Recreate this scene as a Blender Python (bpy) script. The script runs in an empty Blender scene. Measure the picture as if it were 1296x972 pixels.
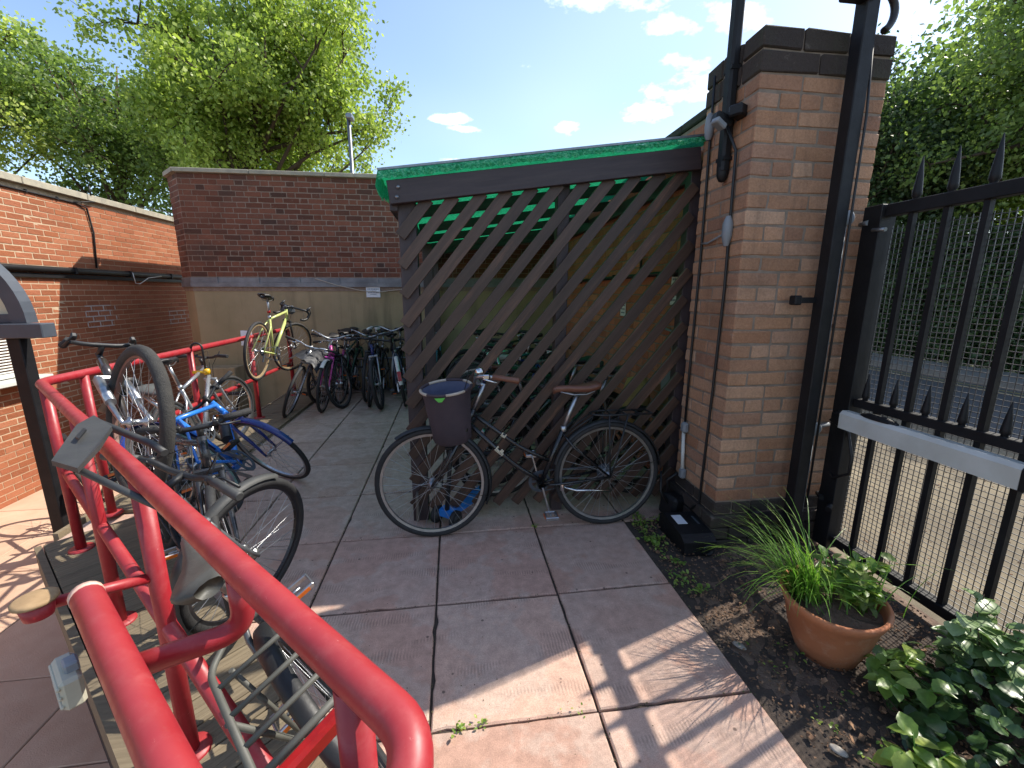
import bpy, bmesh, math, random
import numpy as np
from mathutils import Vector, Matrix, Euler
R_ = math.radians
rng = random.Random(7)
sc = bpy.context.scene
COL = sc.collection

# ------------------------------------------------------------------ camera
cam_d = bpy.data.cameras.new("camera")
cam = bpy.data.objects.new("camera", cam_d)
COL.objects.link(cam)
cam.location = (0.0, 0.0, 1.48)
cam.rotation_euler = (R_(78.0), 0.0, R_(-7.7))
cam_d.sensor_width = 36.0
cam_d.lens = 545.0 / 1296.0 * 36.0
cam_d.clip_start = 0.05
cam_d.clip_end = 2000.0
sc.camera = cam

# ------------------------------------------------------------------ sun, sky, exposure
SUN_AZ, SUN_EL = R_(71.0), R_(48.6)          # azimuth from +Y towards +X
sun_d = bpy.data.lights.new("sun", 'SUN')
sun_d.energy = 3.2
sun_d.angle = R_(0.5)
sun_d.color = (1.0, 0.93, 0.82)
sun = bpy.data.objects.new("sun", sun_d)
COL.objects.link(sun)
sdir = Vector((math.sin(SUN_AZ) * math.cos(SUN_EL), math.cos(SUN_AZ) * math.cos(SUN_EL), math.sin(SUN_EL)))
sun.rotation_euler = sdir.to_track_quat('Z', 'Y').to_euler()
sun.location = sdir * 30

W = bpy.data.worlds.new("World")
sc.world = W
W.use_nodes = True
wn, wl = W.node_tree.nodes, W.node_tree.links
wn.clear()
w_out = wn.new('ShaderNodeOutputWorld')
w_bg = wn.new('ShaderNodeBackground')
w_bg.inputs['Strength'].default_value = 0.115
w_sky = wn.new('ShaderNodeTexSky')
w_sky.sky_type = 'NISHITA'
w_sky.sun_disc = False
w_sky.sun_elevation = SUN_EL
w_sky.sun_rotation = SUN_AZ
w_sky.air_density = 1.0
w_sky.dust_density = 0.8
w_sky.ozone_density = 1.0
# broken cloud all over the sky: noise on the view direction, flattened as a cloud deck is
w_tc = wn.new('ShaderNodeTexCoord')
w_sep = wn.new('ShaderNodeSeparateXYZ')
wl.new(w_tc.outputs['Generated'], w_sep.inputs[0])
def wmath(op, a, b=None):
    n = wn.new('ShaderNodeMath'); n.operation = op
    for i, v in enumerate((a, b)):
        if v is None: continue
        if isinstance(v, (int, float)): n.inputs[i].default_value = v
        else: wl.new(v, n.inputs[i])
    return n.outputs[0]
zc = wmath('ADD', wmath('MAXIMUM', w_sep.outputs[2], 0.0), 0.22)
cx_ = wmath('DIVIDE', w_sep.outputs[0], zc)
cy_ = wmath('DIVIDE', w_sep.outputs[1], zc)
w_cmb = wn.new('ShaderNodeCombineXYZ')
wl.new(cx_, w_cmb.inputs[0]); wl.new(cy_, w_cmb.inputs[1])
w_off = wn.new('ShaderNodeVectorMath'); w_off.operation = 'ADD'
w_off.inputs[1].default_value = (3.1, 7.4, 0.0)
wl.new(w_cmb.outputs[0], w_off.inputs[0])
def wnoise(scale, detail, rough):
    n = wn.new('ShaderNodeTexNoise')
    n.inputs['Scale'].default_value = scale; n.inputs['Detail'].default_value = detail
    n.inputs['Roughness'].default_value = rough
    wl.new(w_off.outputs[0], n.inputs['Vector'])
    return n.outputs['Fac']
n_big = wnoise(0.8, 2.0, 0.5)
n_fine = wnoise(6.5, 9.0, 0.62)
# where cumulus heads stand in the cloud deck (their own positions on it)
CLOUDS = [(0.32, 1.16, 0.17, 0.06), (0.0, 1.70, 0.09, 0.035), (0.08, 1.765, 0.07, 0.03), (0.43, 1.69, 0.05, 0.06), (0.0, 2.0, 0.05, 0.03),
          (0.70, 1.56, 0.15, 0.06), (0.80, 1.42, 0.16, 0.10), (0.68, 1.30, 0.11, 0.06), (0.60, 1.21, 0.08, 0.04), (0.72, 1.16, 0.10, 0.05),
          (-1.6, 0.9, 0.4, 0.25), (1.7, 0.5, 0.5, 0.3), (0.2, -1.2, 0.6, 0.35), (-1.1, -0.8, 0.45, 0.3), (1.2, -0.6, 0.4, 0.3)]
acc = None
for (ax, ay, rx, ry) in CLOUDS:
    dx = wmath('DIVIDE', wmath('SUBTRACT', cx_, ax), rx)
    dy = wmath('DIVIDE', wmath('SUBTRACT', cy_, ay), ry)
    d = wmath('ADD', wmath('MULTIPLY', dx, dx), wmath('MULTIPLY', dy, dy))
    g = wmath('MAXIMUM', wmath('SUBTRACT', 1.0, wmath('MULTIPLY', d, 0.5)), 0.0)
    acc = g if acc is None else wmath('MAXIMUM', acc, g)
cl = wmath('ADD', wmath('MULTIPLY', acc, 0.42), wmath('MULTIPLY', wmath('SUBTRACT', n_fine, 0.5), 1.5))
w_ramp = wn.new('ShaderNodeValToRGB')
w_ramp.color_ramp.elements[0].position = 0.27
w_ramp.color_ramp.elements[1].position = 0.56
wl.new(cl, w_ramp.inputs[0])
veil = wmath('MULTIPLY', wmath('MAXIMUM', wmath('SUBTRACT', n_big, 0.5), 0.0), 0.35)
cl_all = wmath('MINIMUM', wmath('ADD', wmath('MULTIPLY', w_ramp.outputs[0], 0.85), veil), 0.95)
w_mix = wn.new('ShaderNodeMixRGB')
wl.new(cl_all, w_mix.inputs[0])
wl.new(w_sky.outputs[0], w_mix.inputs[1])
w_mix.inputs[2].default_value = (7.6, 7.7, 7.9, 1)
wl.new(w_mix.outputs[0], w_bg.inputs['Color'])
wl.new(w_bg.outputs[0], w_out.inputs['Surface'])

sc.view_settings.view_transform = 'Standard'
sc.view_settings.look = 'None'
sc.view_settings.exposure = 1.25
sc.view_settings.gamma = 1.0

# ------------------------------------------------------------------ materials
def lin(h):
    """sRGB hex -> linear rgb"""
    h = h.lstrip('#')
    out = []
    for i in (0, 2, 4):
        c = int(h[i:i + 2], 16) / 255.0
        out.append(c / 12.92 if c <= 0.04045 else ((c + 0.055) / 1.055) ** 2.4)
    return tuple(out)

class NT:
    def __init__(s, m):
        m.use_nodes = True
        s.n, s.l = m.node_tree.nodes, m.node_tree.links
        s.bsdf = s.n.get('Principled BSDF')
        s.out = s.n.get('Material Output')
    def add(s, t, **kw):
        n = s.n.new(t)
        for k, v in kw.items():
            if hasattr(n, k): setattr(n, k, v)
        return n
    def link(s, a, b): s.l.new(a, b)
    def pos(s):
        return s.add('ShaderNodeNewGeometry').outputs['Position']
    def noise(s, vec, scale, detail=5, rough=0.55):
        n = s.add('ShaderNodeTexNoise')
        n.inputs['Scale'].default_value = scale
        n.inputs['Detail'].default_value = detail
        n.inputs['Roughness'].default_value = rough
        s.link(vec, n.inputs['Vector'])
        return n.outputs['Fac']
    def ramp(s, fac, stops):
        r = s.add('ShaderNodeValToRGB')
        els = r.color_ramp.elements
        while len(els) < len(stops): els.new(0.5)
        for e, (p, c) in zip(els, stops):
            e.position = p
            e.color = (c[0], c[1], c[2], 1) if not isinstance(c, (int, float)) else (c, c, c, 1)
        s.link(fac, r.inputs[0])
        return r.outputs[0]
    def mix(s, fac, a, b, mode='MIX'):
        m = s.add('ShaderNodeMixRGB'); m.blend_type = mode
        for i, v in ((0, fac), (1, a), (2, b)):
            if isinstance(v, (int, float)): m.inputs[i].default_value = v if i == 0 else (v, v, v, 1)
            elif isinstance(v, tuple): m.inputs[i].default_value = (v[0], v[1], v[2], 1)
            else: s.link(v, m.inputs[i])
        return m.outputs[0]
    def math(s, op, a, b=0.0):
        m = s.add('ShaderNodeMath'); m.operation = op
        for i, v in enumerate((a, b)):
            if isinstance(v, (int, float)): m.inputs[i].default_value = v
            else: s.link(v, m.inputs[i])
        return m.outputs[0]
    def bump(s, h, strength, dist=0.01):
        b = s.add('ShaderNodeBump')
        b.inputs['Strength'].default_value = strength
        b.inputs['Distance'].default_value = dist
        s.link(h, b.inputs['Height'])
        s.link(b.outputs[0], s.bsdf.inputs['Normal'])
    def piece_random(s):
        """one random value per piece: per object and per loose island"""
        oi = s.add('ShaderNodeObjectInfo').outputs['Random']
        gi = s.add('ShaderNodeNewGeometry').outputs['Random Per Island']
        return s.math('FRACT', s.math('ADD', s.math('MULTIPLY', oi, 7.31), s.math('MULTIPLY', gi, 3.77)))

def pm(name, c1, c2=None, scale=6.0, rough=0.6, metal=0.0, bump=0.0, bscale=80.0, rnd=0.0, spec=0.5, stretch=None, rvar=0.0, coat=0.0):
    """procedural painted / natural surface: two tones broken by noise, optional piece-to-piece variation, fine relief"""
    m = bpy.data.materials.new(name)
    t = NT(m)
    if isinstance(c1, str): c1 = lin(c1)
    c2 = c1 if c2 is None else (lin(c2) if isinstance(c2, str) else c2)
    p = t.pos()
    if stretch:
        mp = t.add('ShaderNodeMapping'); mp.inputs['Scale'].default_value = stretch
        tc = t.add('ShaderNodeTexCoord')
        t.link(tc.outputs['Object'], mp.inputs[0])
        p = mp.outputs[0]
    f = t.noise(p, scale, 6, 0.6)
    col = t.ramp(f, [(0.32, c1), (0.68, c2)])
    if rnd:
        r = t.piece_random()
        k = t.ramp(r, [(0.0, 1.0 - rnd), (1.0, 1.0 + rnd)])
        col = t.mix(1.0, col, k, 'MULTIPLY')
    t.link(col, t.bsdf.inputs['Base Color'])
    if rvar:
        rr = t.math('ADD', t.math('MULTIPLY', t.noise(p, scale * 2.3, 5), rvar * 2), rough - rvar)
        t.link(rr, t.bsdf.inputs['Roughness'])
    else:
        t.bsdf.inputs['Roughness'].default_value = rough
    t.bsdf.inputs['Metallic'].default_value = metal
    t.bsdf.inputs['Specular IOR Level'].default_value = spec
    if coat: t.bsdf.inputs['Coat Weight'].default_value = coat
    if bump: t.bump(t.noise(p, bscale, 6, 0.65), bump)
    return m

def brick_mat(name, cols, grime=(0.05, 0.04, 0.035), grime_amt=0.35, sat=1.0):
    m = bpy.data.materials.new(name)
    t = NT(m)
    p = t.pos()
    r = t.piece_random()
    n = len(cols)
    col = t.ramp(r, [(i / (n - 1), lin(c)) for i, c in enumerate(cols)])
    fine = t.noise(p, 90, 6, 0.7)
    col = t.mix(1.0, col, t.ramp(fine, [(0.25, 0.72), (0.8, 1.22)]), 'MULTIPLY')
    big = t.noise(p, 2.2, 5, 0.6)
    gm = t.ramp(big, [(0.5, 0.0), (0.75, grime_amt)])
    col = t.mix(gm, col, grime)
    mpv = t.add('ShaderNodeMapping'); mpv.inputs['Scale'].default_value = (5.0, 5.0, 0.5); t.link(p, mpv.inputs[0])
    drip = t.ramp(t.noise(mpv.outputs[0], 2.0, 6, 0.65), [(0.55, 0.0), (0.75, grime_amt * 1.1)])
    col = t.mix(drip, col, grime)
    pale = t.ramp(t.noise(p, 13, 5, 0.7), [(0.62, 0.0), (0.8, 0.4)])
    col = t.mix(pale, col, (0.42, 0.36, 0.30))
    t.link(col, t.bsdf.inputs['Base Color'])
    t.bsdf.inputs['Roughness'].default_value = 0.88
    t.bsdf.inputs['Specular IOR Level'].default_value = 0.25
    t.bump(t.math('ADD', t.noise(p, 120, 6, 0.7), t.math('MULTIPLY', t.noise(p, 28, 5, 0.6), 1.6)), 0.75, 0.005)
    return m

M = {}
M['brick_back'] = brick_mat('dark red brick', ['#6e4334', '#794c3b', '#5e392c', '#815240', '#734838', '#4d352c', '#7b4e3d'], grime_amt=0.5)
M['brick_left'] = brick_mat('orange red brick', ['#9a5d42', '#a46649', '#8f563b', '#9d5f40', '#a86d50'], grime_amt=0.1)
M['brick_pillar'] = brick_mat('salmon brick', ['#ab8062', '#ba9174', '#9e7358', '#b58b6d', '#a47e68', '#c09a7e', '#b08669', '#98715c'], grime_amt=0.42)
M['brick_inner'] = brick_mat('buff brick', ['#b37058', '#bc7a60', '#a56650', '#c28468'], grime_amt=0.3)
M['brick_dark'] = brick_mat('weathered dark brick', ['#3b3532', '#453c38', '#332f2e', '#4a423b'], grime=(0.06, 0.07, 0.035), grime_amt=0.45)
M['mortar_back'] = pm('brown mortar', '#8f7c6e', '#786659', 20, 0.95, bump=0.4)
M['mortar_left'] = pm('pale mortar', '#c2ab8f', '#ab957a', 20, 0.95, bump=0.4)
M['mortar_pillar'] = pm('grey mortar', '#8f8072', '#75685c', 14, 0.95, bump=0.4)
M['mortar_white'] = pm('fresh white mortar', '#b9aea4', '#a39a92', 14, 0.95, bump=0.3)
M['coping'] = pm('weathered concrete coping', '#a8a08c', '#8a8578', 9, 0.9, bump=0.4, rnd=0.08)
M['lead'] = pm('weathered lead flashing', '#7f8083', '#5f5f63', 5, 0.55, metal=0.2, bump=0.15, bscale=12)
M['soil'] = pm('dry soil', '#7d6959', '#57473c', 14, 0.98, bump=1.0, bscale=70)
M['black_steel'] = pm('black painted steel', '#131315', '#1c1c1f', 9, 0.55, bump=0.15, bscale=40, rvar=0.12, spec=0.3)
M['grey_steel'] = pm('slate grey painted steel', '#474d56', '#3e444c', 6, 0.5, bump=0.08, bscale=30, rvar=0.1)
M['galv'] = pm('galvanised steel', '#8e9296', '#777b80', 40, 0.4, metal=0.8)
M['conduit'] = pm('grey plastic conduit', '#868b90', '#74797e', 8, 0.55)
M['cable'] = pm('black cable', '#141416', '#1c1c1e', 9, 0.5)
M['pvc_white'] = pm('off white plastic', '#cfd0cb', '#bdbdb6', 5, 0.45, bump=0.05)
M['paper'] = pm('white paper', '#dcdde0', '#cfd1d6', 30, 0.7)
M['ink'] = pm('grey print', '#7f8894', '#6d7684', 30, 0.8)

def paint_red():
    m = bpy.data.materials.new('red gloss paint')
    t = NT(m)
    p = t.pos()
    base = t.ramp(t.noise(p, 5, 6, 0.6), [(0.3, lin('#8c1b24')), (0.7, lin('#9a232b'))])
    dust = t.ramp(t.noise(p, 26, 8, 0.75), [(0.50, 0.0), (0.80, 0.32)])
    gn = t.add('ShaderNodeSeparateXYZ'); t.link(t.add('ShaderNodeNewGeometry').outputs['Normal'], gn.inputs[0])
    topd = t.ramp(t.math('MULTIPLY', gn.outputs[2], t.math('ADD', t.noise(p, 9, 6, 0.7), 0.35)), [(0.35, 0.0), (1.0, 0.12)])
    col = t.mix(dust, base, lin('#b0625f'))
    col = t.mix(topd, col, lin('#b98078'))
    rust = t.ramp(t.noise(p, 70, 8, 0.8), [(0.69, 0.0), (0.72, 0.9)])
    col = t.mix(rust, col, lin('#4a241a'))
    mp = t.add('ShaderNodeMapping'); mp.inputs['Scale'].default_value = (1, 1, 3.0)
    t.link(p, mp.inputs[0])
    chip = t.ramp(t.noise(mp.outputs[0], 38, 9, 0.8), [(0.655, 0.0), (0.69, 0.75)])
    col = t.mix(chip, col, lin('#d9a49b'))
    dirt = t.ramp(t.noise(p, 16, 7, 0.75), [(0.66, 0.0), (0.8, 0.55)])
    col = t.mix(dirt, col, lin('#5a1a1c'))
    t.link(col, t.bsdf.inputs['Base Color'])
    rr = t.math('ADD', t.math('MULTIPLY', t.noise(p, 22, 6), 0.55), 0.16)
    t.link(rr, t.bsdf.inputs['Roughness'])
    t.bump(t.noise(p, 60, 5), 0.08, 0.003)
    return m
M['red'] = paint_red()

def slab_mat():
    m = bpy.data.materials.new('worn pink paving')
    t = NT(m)
    p = t.pos()
    r = t.piece_random()
    col = t.ramp(r, [(0.0, lin('#b59282')), (0.35, lin('#c29e8c')), (0.7, lin('#b08d7c')), (1.0, lin('#c7a592'))])
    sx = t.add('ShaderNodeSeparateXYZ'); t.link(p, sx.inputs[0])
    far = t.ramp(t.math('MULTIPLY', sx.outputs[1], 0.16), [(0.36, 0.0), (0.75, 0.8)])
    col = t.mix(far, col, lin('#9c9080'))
    pat = t.ramp(t.noise(p, 1.9, 6, 0.6), [(0.46, 0.0), (0.5, 0.5), (0.62, 0.2)])
    col = t.mix(pat, col, lin('#bba99b'))
    grain = t.noise(p, 260, 4, 0.8)
    col = t.mix(1.0, col, t.ramp(grain, [(0.3, 0.72), (0.72, 1.24)]), 'MULTIPLY')
    mid = t.noise(p, 18, 6, 0.7)
    col = t.mix(1.0, col, t.ramp(mid, [(0.3, 0.78), (0.7, 1.14)]), 'MULTIPLY')
    spots = t.add('ShaderNodeTexVoronoi'); spots.inputs['Scale'].default_value = 9.0
    t.link(p, spots.inputs['Vector'])
    sp = t.ramp(spots.outputs['Distance'], [(0.045, 0.7), (0.075, 0.0)])
    col = t.mix(sp, col, lin('#3a302d'))
    # tyre scuffs: short dark chevrons, in patches
    mp = t.add('ShaderNodeMapping'); mp.inputs['Rotation'].default_value = (0, 0, 0.35); mp.inputs['Scale'].default_value = (1.0, 3.4, 1)
    t.link(p, mp.inputs[0])
    wv = t.add('ShaderNodeTexWave'); wv.inputs['Scale'].default_value = 24.0; wv.inputs['Distortion'].default_value = 3.0
    wv.inputs['Detail'].default_value = 2.0
    t.link(p, wv.inputs['Vector'])
    lane = t.ramp(t.noise(mp.outputs[0], 2.6, 3, 0.5), [(0.56, 0.0), (0.66, 0.32)])
    sc_ = t.math('MULTIPLY', t.ramp(wv.outputs['Fac'], [(0.45, 0.0), (0.7, 1.0)]), lane)
    col = t.mix(sc_, col, lin('#4c403d'))
    green = t.ramp(t.noise(p, 1.3, 5, 0.7), [(0.6, 0.0), (0.75, 0.3)])
    col = t.mix(t.math('MULTIPLY', green, far), col, lin('#5f6648'))
    t.link(col, t.bsdf.inputs['Base Color'])
    t.bsdf.inputs['Roughness'].default_value = 0.9
    t.bsdf.inputs['Specular IOR Level'].default_value = 0.3
    t.bump(t.math('ADD', grain, t.math('MULTIPLY', mid, 1.5)), 0.5, 0.003)
    return m
M['slab'] = slab_mat()
M['joint'] = pm('dark joint dirt', '#3c342f', '#4a4038', 40, 0.98, bump=0.6)

def render_mat():
    m = bpy.data.materials.new('stained cement render')
    t = NT(m)
    p = t.pos()
    col = t.ramp(t.noise(p, 2.2, 6, 0.6), [(0.3, lin('#8f8062')), (0.7, lin('#a08e70'))])
    mp = t.add('ShaderNodeMapping'); mp.inputs['Scale'].default_value = (3.5, 3.5, 0.35)
    t.link(p, mp.inputs[0])
    st = t.ramp(t.noise(mp.outputs[0], 1.4, 6, 0.6), [(0.52, 0.0), (0.72, 0.6)])
    col = t.mix(st, col, lin('#5d5442'))
    gr = t.ramp(t.noise(p, 1.2, 4, 0.5), [(0.55, 0.0), (0.75, 0.3)])
    col = t.mix(gr, col, lin('#6b6a48'))
    t.link(col, t.bsdf.inputs['Base Color'])
    t.bsdf.inputs['Roughness'].default_value = 0.92
    t.bump(t.noise(p, 55, 6, 0.7), 0.35, 0.004)
    return m
M['render'] = render_mat()

def wood_mat(name, c1, c2, c3, sx=(2, 2, 26), rough=0.7, rnd=0.12, worn=None):
    m = bpy.data.materials.new(name)
    t = NT(m)
    tc = t.add('ShaderNodeTexCoord')
    mp = t.add('ShaderNodeMapping'); mp.inputs['Scale'].default_value = sx
    t.link(tc.outputs['Object'], mp.inputs[0])
    r = t.piece_random()
    off = t.add('ShaderNodeVectorMath'); off.operation = 'ADD'
    cmb = t.add('ShaderNodeCombineXYZ')
    for i in range(3): t.link(t.math('MULTIPLY', r, 37.0 + 11 * i), cmb.inputs[i])
    t.link(mp.outputs[0], off.inputs[0]); t.link(cmb.outputs[0], off.inputs[1])
    f = t.noise(off.outputs[0], 3.0, 7, 0.65)
    col = t.ramp(f, [(0.25, lin(c1)), (0.5, lin(c2)), (0.75, lin(c3))])
    k = t.ramp(r, [(0.0, 1 - rnd), (1.0, 1 + rnd)])
    col = t.mix(1.0, col, k, 'MULTIPLY')
    if worn:
        w = t.ramp(t.noise(off.outputs[0], 1.1, 8, 0.75), [(0.56, 0.0), (0.70, 0.7)])
        col = t.mix(w, col, lin(worn))
    t.link(col, t.bsdf.inputs['Base Color'])
    t.bsdf.inputs['Roughness'].default_value = rough
    t.bump(f, 0.35, 0.004)
    return m
M['slat'] = wood_mat('dark brown stained timber', '#36271f', '#443229', '#544036', (1.2, 14, 14), 0.5, 0.25, worn='#7a5540')
M['beam'] = wood_mat('dark brown painted timber', '#30262a', '#3a2f32', '#453a3a', (1.2, 14, 14), 0.55, 0.1)
M['deck'] = wood_mat('weathered decking', '#5e5444', '#716551', '#827660', (1.5, 22, 22), 0.85, 0.16)

def leaf_mat(name, c1, c2, c3, transl=0.45, rough=0.45, sick=None):
    m = bpy.data.materials.new(name)
    t = NT(m)
    p = t.pos()
    gi = t.piece_random()
    f = t.math('ADD', t.math('MULTIPLY', gi, 0.65), t.math('MULTIPLY', t.noise(p, 0.9, 3), 0.35))
    stops = [(0.12, lin(c1)), (0.48, lin(c2)), (0.8, lin(c3))]
    if sick: stops += [(0.93, lin(c3)), (0.96, lin(sick))]
    col = t.ramp(f, stops)
    col = t.mix(1.0, col, t.ramp(t.noise(p, 85, 5, 0.7), [(0.3, 0.8), (0.7, 1.15)]), 'MULTIPLY')
    t.link(col, t.bsdf.inputs['Base Color'])
    t.bsdf.inputs['Roughness'].default_value = rough
    tr = t.add('ShaderNodeBsdfTranslucent')
    t.link(t.mix(1.0, col, (1.25, 1.35, 0.8), 'MULTIPLY'), tr.inputs['Color'])
    mx = t.add('ShaderNodeMixShader'); mx.inputs[0].default_value = transl
    t.link(t.bsdf.outputs[0], mx.inputs[1]); t.link(tr.outputs[0], mx.inputs[2])
    t.link(mx.outputs[0], t.out.inputs['Surface'])
    return m
M['leaf_spring'] = leaf_mat('spring leaves', '#70843a', '#94a850', '#b9c66c', 0.5)
M['leaf_dark'] = leaf_mat('deep green leaves', '#5b6f3e', '#748a4a', '#92a65c', 0.5)
M['leaf_yellow'] = leaf_mat('pale yellow green leaves', '#98a656', '#b0bc66', '#c5ce7e', 0.5)
M['leaf_hedge'] = leaf_mat('hedge leaves', '#33462c', '#465c38', '#63784a', 0.35)
M['leaf_ivy'] = leaf_mat('ivy leaves', '#334a29', '#456136', '#5f7a48', 0.25, 0.27, sick='#8f9a4a')
M['leaf_bright'] = leaf_mat('bright leaves', '#5d8036', '#7b9a46', '#a3b25a', 0.45, 0.35, sick='#b9a850')
M['grass_blade'] = leaf_mat('long grass blades', '#4d7a2c', '#6c9a3c', '#8fb057', 0.4, 0.4)
M['bark'] = pm('grey brown bark', '#5a4c3e', '#443a30', 12, 0.95, bump=0.6, bscale=30)

# ------------------------------------------------------------------ mesh helpers
class MB:
    """collects shapes; build() links them as one mesh object"""
    def __init__(s):
        s.v = []; s.f = []; s.sm = []
    def add(s, verts, faces, smooth=False):
        o = len(s.v)
        s.v.extend([tuple(p) for p in verts])
        s.f.extend([tuple(i + o for i in f) for f in faces])
        s.sm.extend([smooth] * len(faces))
        return s
    def box(s, c, size, rot=None, ch=0.0):
        """box centred at c; ch = chamfer of all edges"""
        hx, hy, hz = (d / 2 for d in size)
        if ch <= 0:
            vs = [Vector((x, y, z)) for x in (-hx, hx) for y in (-hy, hy) for z in (-hz, hz)]
            fs = [(0, 1, 3, 2), (4, 6, 7, 5), (0, 4, 5, 1), (2, 3, 7, 6), (0, 2, 6, 4), (1, 5, 7, 3)]
        else:
            ch = min(ch, hx * 0.9, hy * 0.9, hz * 0.9)
            vs = []; idx = {}
            h = (hx, hy, hz)
            for sx in (-1, 1):
                for sy in (-1, 1):
                    for sz in (-1, 1):
                        for a in range(3):
                            p = [sx * hx, sy * hy, sz * hz]
                            sg = (sx, sy, sz)
                            for b in range(3):
                                if b != a: p[b] -= sg[b] * ch
                            idx[(sx, sy, sz, a)] = len(vs); vs.append(Vector(p))
            fs = []
            for a in range(3):
                b, c2 = [(1, 2), (2, 0), (0, 1)][a]
                for sg in (-1, 1):
                    q = []
                    for (tb, tc_) in ((-1, -1), (1, -1), (1, 1), (-1, 1)):
                        k = [0, 0, 0]; k[a] = sg; k[b] = tb; k[c2] = tc_
                        q.append(idx[(k[0], k[1], k[2], a)])
                    fs.append(tuple(q if sg > 0 else q[::-1]))
                for tb in (-1, 1):
                    for tc_ in (-1, 1):
                        k0 = [0, 0, 0]; k0[b] = tb; k0[c2] = tc_
                        k1 = list(k0); k0[a] = -1; k1[a] = 1
                        q = [idx[(*k0, b)], idx[(*k1, b)], idx[(*k1, c2)], idx[(*k0, c2)]]
                        fs.append(tuple(q if tb * tc_ < 0 else q[::-1]))
            for sx in (-1, 1):
                for sy in (-1, 1):
                    for sz in (-1, 1):
                        q = [idx[(sx, sy, sz, a)] for a in range(3)]
                        fs.append(tuple(q if sx * sy * sz > 0 else q[::-1]))
        if rot is not None: vs = [rot @ p for p in vs]
        c = Vector(c)
        return s.add([p + c for p in vs], fs)
    def bar(s, a, b, w, h, up=(0, 0, 1), ch=0.0):
        a, b = Vector(a), Vector(b)
        d = b - a; L = d.length; x = d / L
        u = Vector(up); y = u.cross(x)
        if y.length < 1e-5: y = Vector((0, 1, 0)).cross(x)
        y.normalize(); z = x.cross(y)
        rot = Matrix((x, y, z)).transposed()
        return s.box((a + b) / 2, (L, w, h), rot, ch)
    def tube(s, pts, r, n=8, caps=True, smooth=True, closed=False):
        pts = [Vector(p) for p in pts]
        m = len(pts)
        rs = r if isinstance(r, (list, tuple)) else [r] * m
        T = []
        for i in range(m):
            if closed: t = pts[(i + 1) % m] - pts[i - 1]
            else: t = pts[min(i + 1, m - 1)] - pts[max(i - 1, 0)]
            T.append(t.normalized())
        ref = Vector((0, 0, 1)) if abs(T[0].z) < 0.9 else Vector((1, 0, 0))
        N = (ref - T[0] * ref.dot(T[0])).normalized()
        vs = []
        for i in range(m):
            if i:
                N = N - T[i] * N.dot(T[i])
                N = N.normalized() if N.length > 1e-6 else T[i].orthogonal().normalized()
            B = T[i].cross(N)
            for k in range(n):
                a = 2 * math.pi * k / n
                vs.append(pts[i] + (N * math.cos(a) + B * math.sin(a)) * rs[i])
        fs = []
        for i in range(m if closed else m - 1):
            j = (i + 1) % m
            for k in range(n):
                k2 = (k + 1) % n
                fs.append((i * n + k, i * n + k2, j * n + k2, j * n + k))
        s.add(vs, fs, smooth)
        if caps and not closed:
            o = len(s.v) - len(vs)
            s.f.append(tuple(o + k for k in range(n))[::-1]); s.sm.append(False)
            s.f.append(tuple(o + (m - 1) * n + k for k in range(n))); s.sm.append(False)
        return s
    def lathe(s, c, prof, n=24, axis='z', smooth=True, rot=None):
        c = Vector(c)
        vs = []
        for (r, h) in prof:
            for k in range(n):
                a = 2 * math.pi * k / n
                x, y = r * math.cos(a), r * math.sin(a)
                p = Vector((x, y, h)) if axis == 'z' else (Vector((x, h, -y)) if axis == 'y' else Vector((h, x, y)))
                if rot is not None: p = rot @ p
                vs.append(p + c)
        fs = []
        for i in range(len(prof) - 1):
            for k in range(n):
                k2 = (k + 1) % n
                fs.append((i * n + k, i * n + k2, (i + 1) * n + k2, (i + 1) * n + k))
        return s.add(vs, fs, smooth)
    def prism(s, poly, d):
        """planar polygon extruded by vector d"""
        d = Vector(d); n = len(poly)
        a = [Vector(p) for p in poly]; b = [p + d for p in a]
        fs = [tuple(range(n))[::-1], tuple(range(n, 2 * n))]
        for i in range(n):
            j = (i + 1) % n
            fs.append((i, j, n + j, n + i))
        return s.add(a + b, fs)
    def quad(s, a, b, c, d):
        return s.add([a, b, c, d], [(0, 1, 2, 3)])
    def mesh(s, name, mat=None):
        me = bpy.data.meshes.new(name)
        me.from_pydata(s.v, [], s.f)
        me.polygons.foreach_set('use_smooth', s.sm)
        if mat is not None: me.materials.append(mat)
        me.update()
        return me
    def build(s, name, mat, parent=None, off=None):
        if off is not None:
            ox, oy, oz = off
            s.v = [(x - ox, y - oy, z - oz) for x, y, z in s.v]
        return link(name, s.mesh(name, mat), parent)

def link(name, me, parent=None):
    o = bpy.data.objects.new(name, me)
    COL.objects.link(o)
    if parent is not None: o.parent = parent
    return o
def tag(o, label=None, cat=None, group=None, kind=None):
    if label: o['label'] = label
    if cat: o['category'] = cat
    if group: o['group'] = group
    if kind: o['kind'] = kind
    return o
def thing(name, label, cat, loc=(0, 0, 0), rotz=0.0, group=None):
    o = bpy.data.objects.new(name, None)
    COL.objects.link(o)
    o.empty_display_size = 0.1
    o.location = loc; o.rotation_euler = (0, 0, rotz)
    return tag(o, label, cat, group)
def fix_normals(o):
    bm = bmesh.new(); bm.from_mesh(o.data)
    bmesh.ops.recalc_face_normals(bm, faces=bm.faces)
    bm.to_mesh(o.data); bm.free()
    return o
def arc(c, r, a0, a1, n, u, v):
    c, u, v = Vector(c), Vector(u), Vector(v)
    return [c + u * (r * math.cos(a0 + (a1 - a0) * i / n)) + v * (r * math.sin(a0 + (a1 - a0) * i / n)) for i in range(n + 1)]

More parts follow.
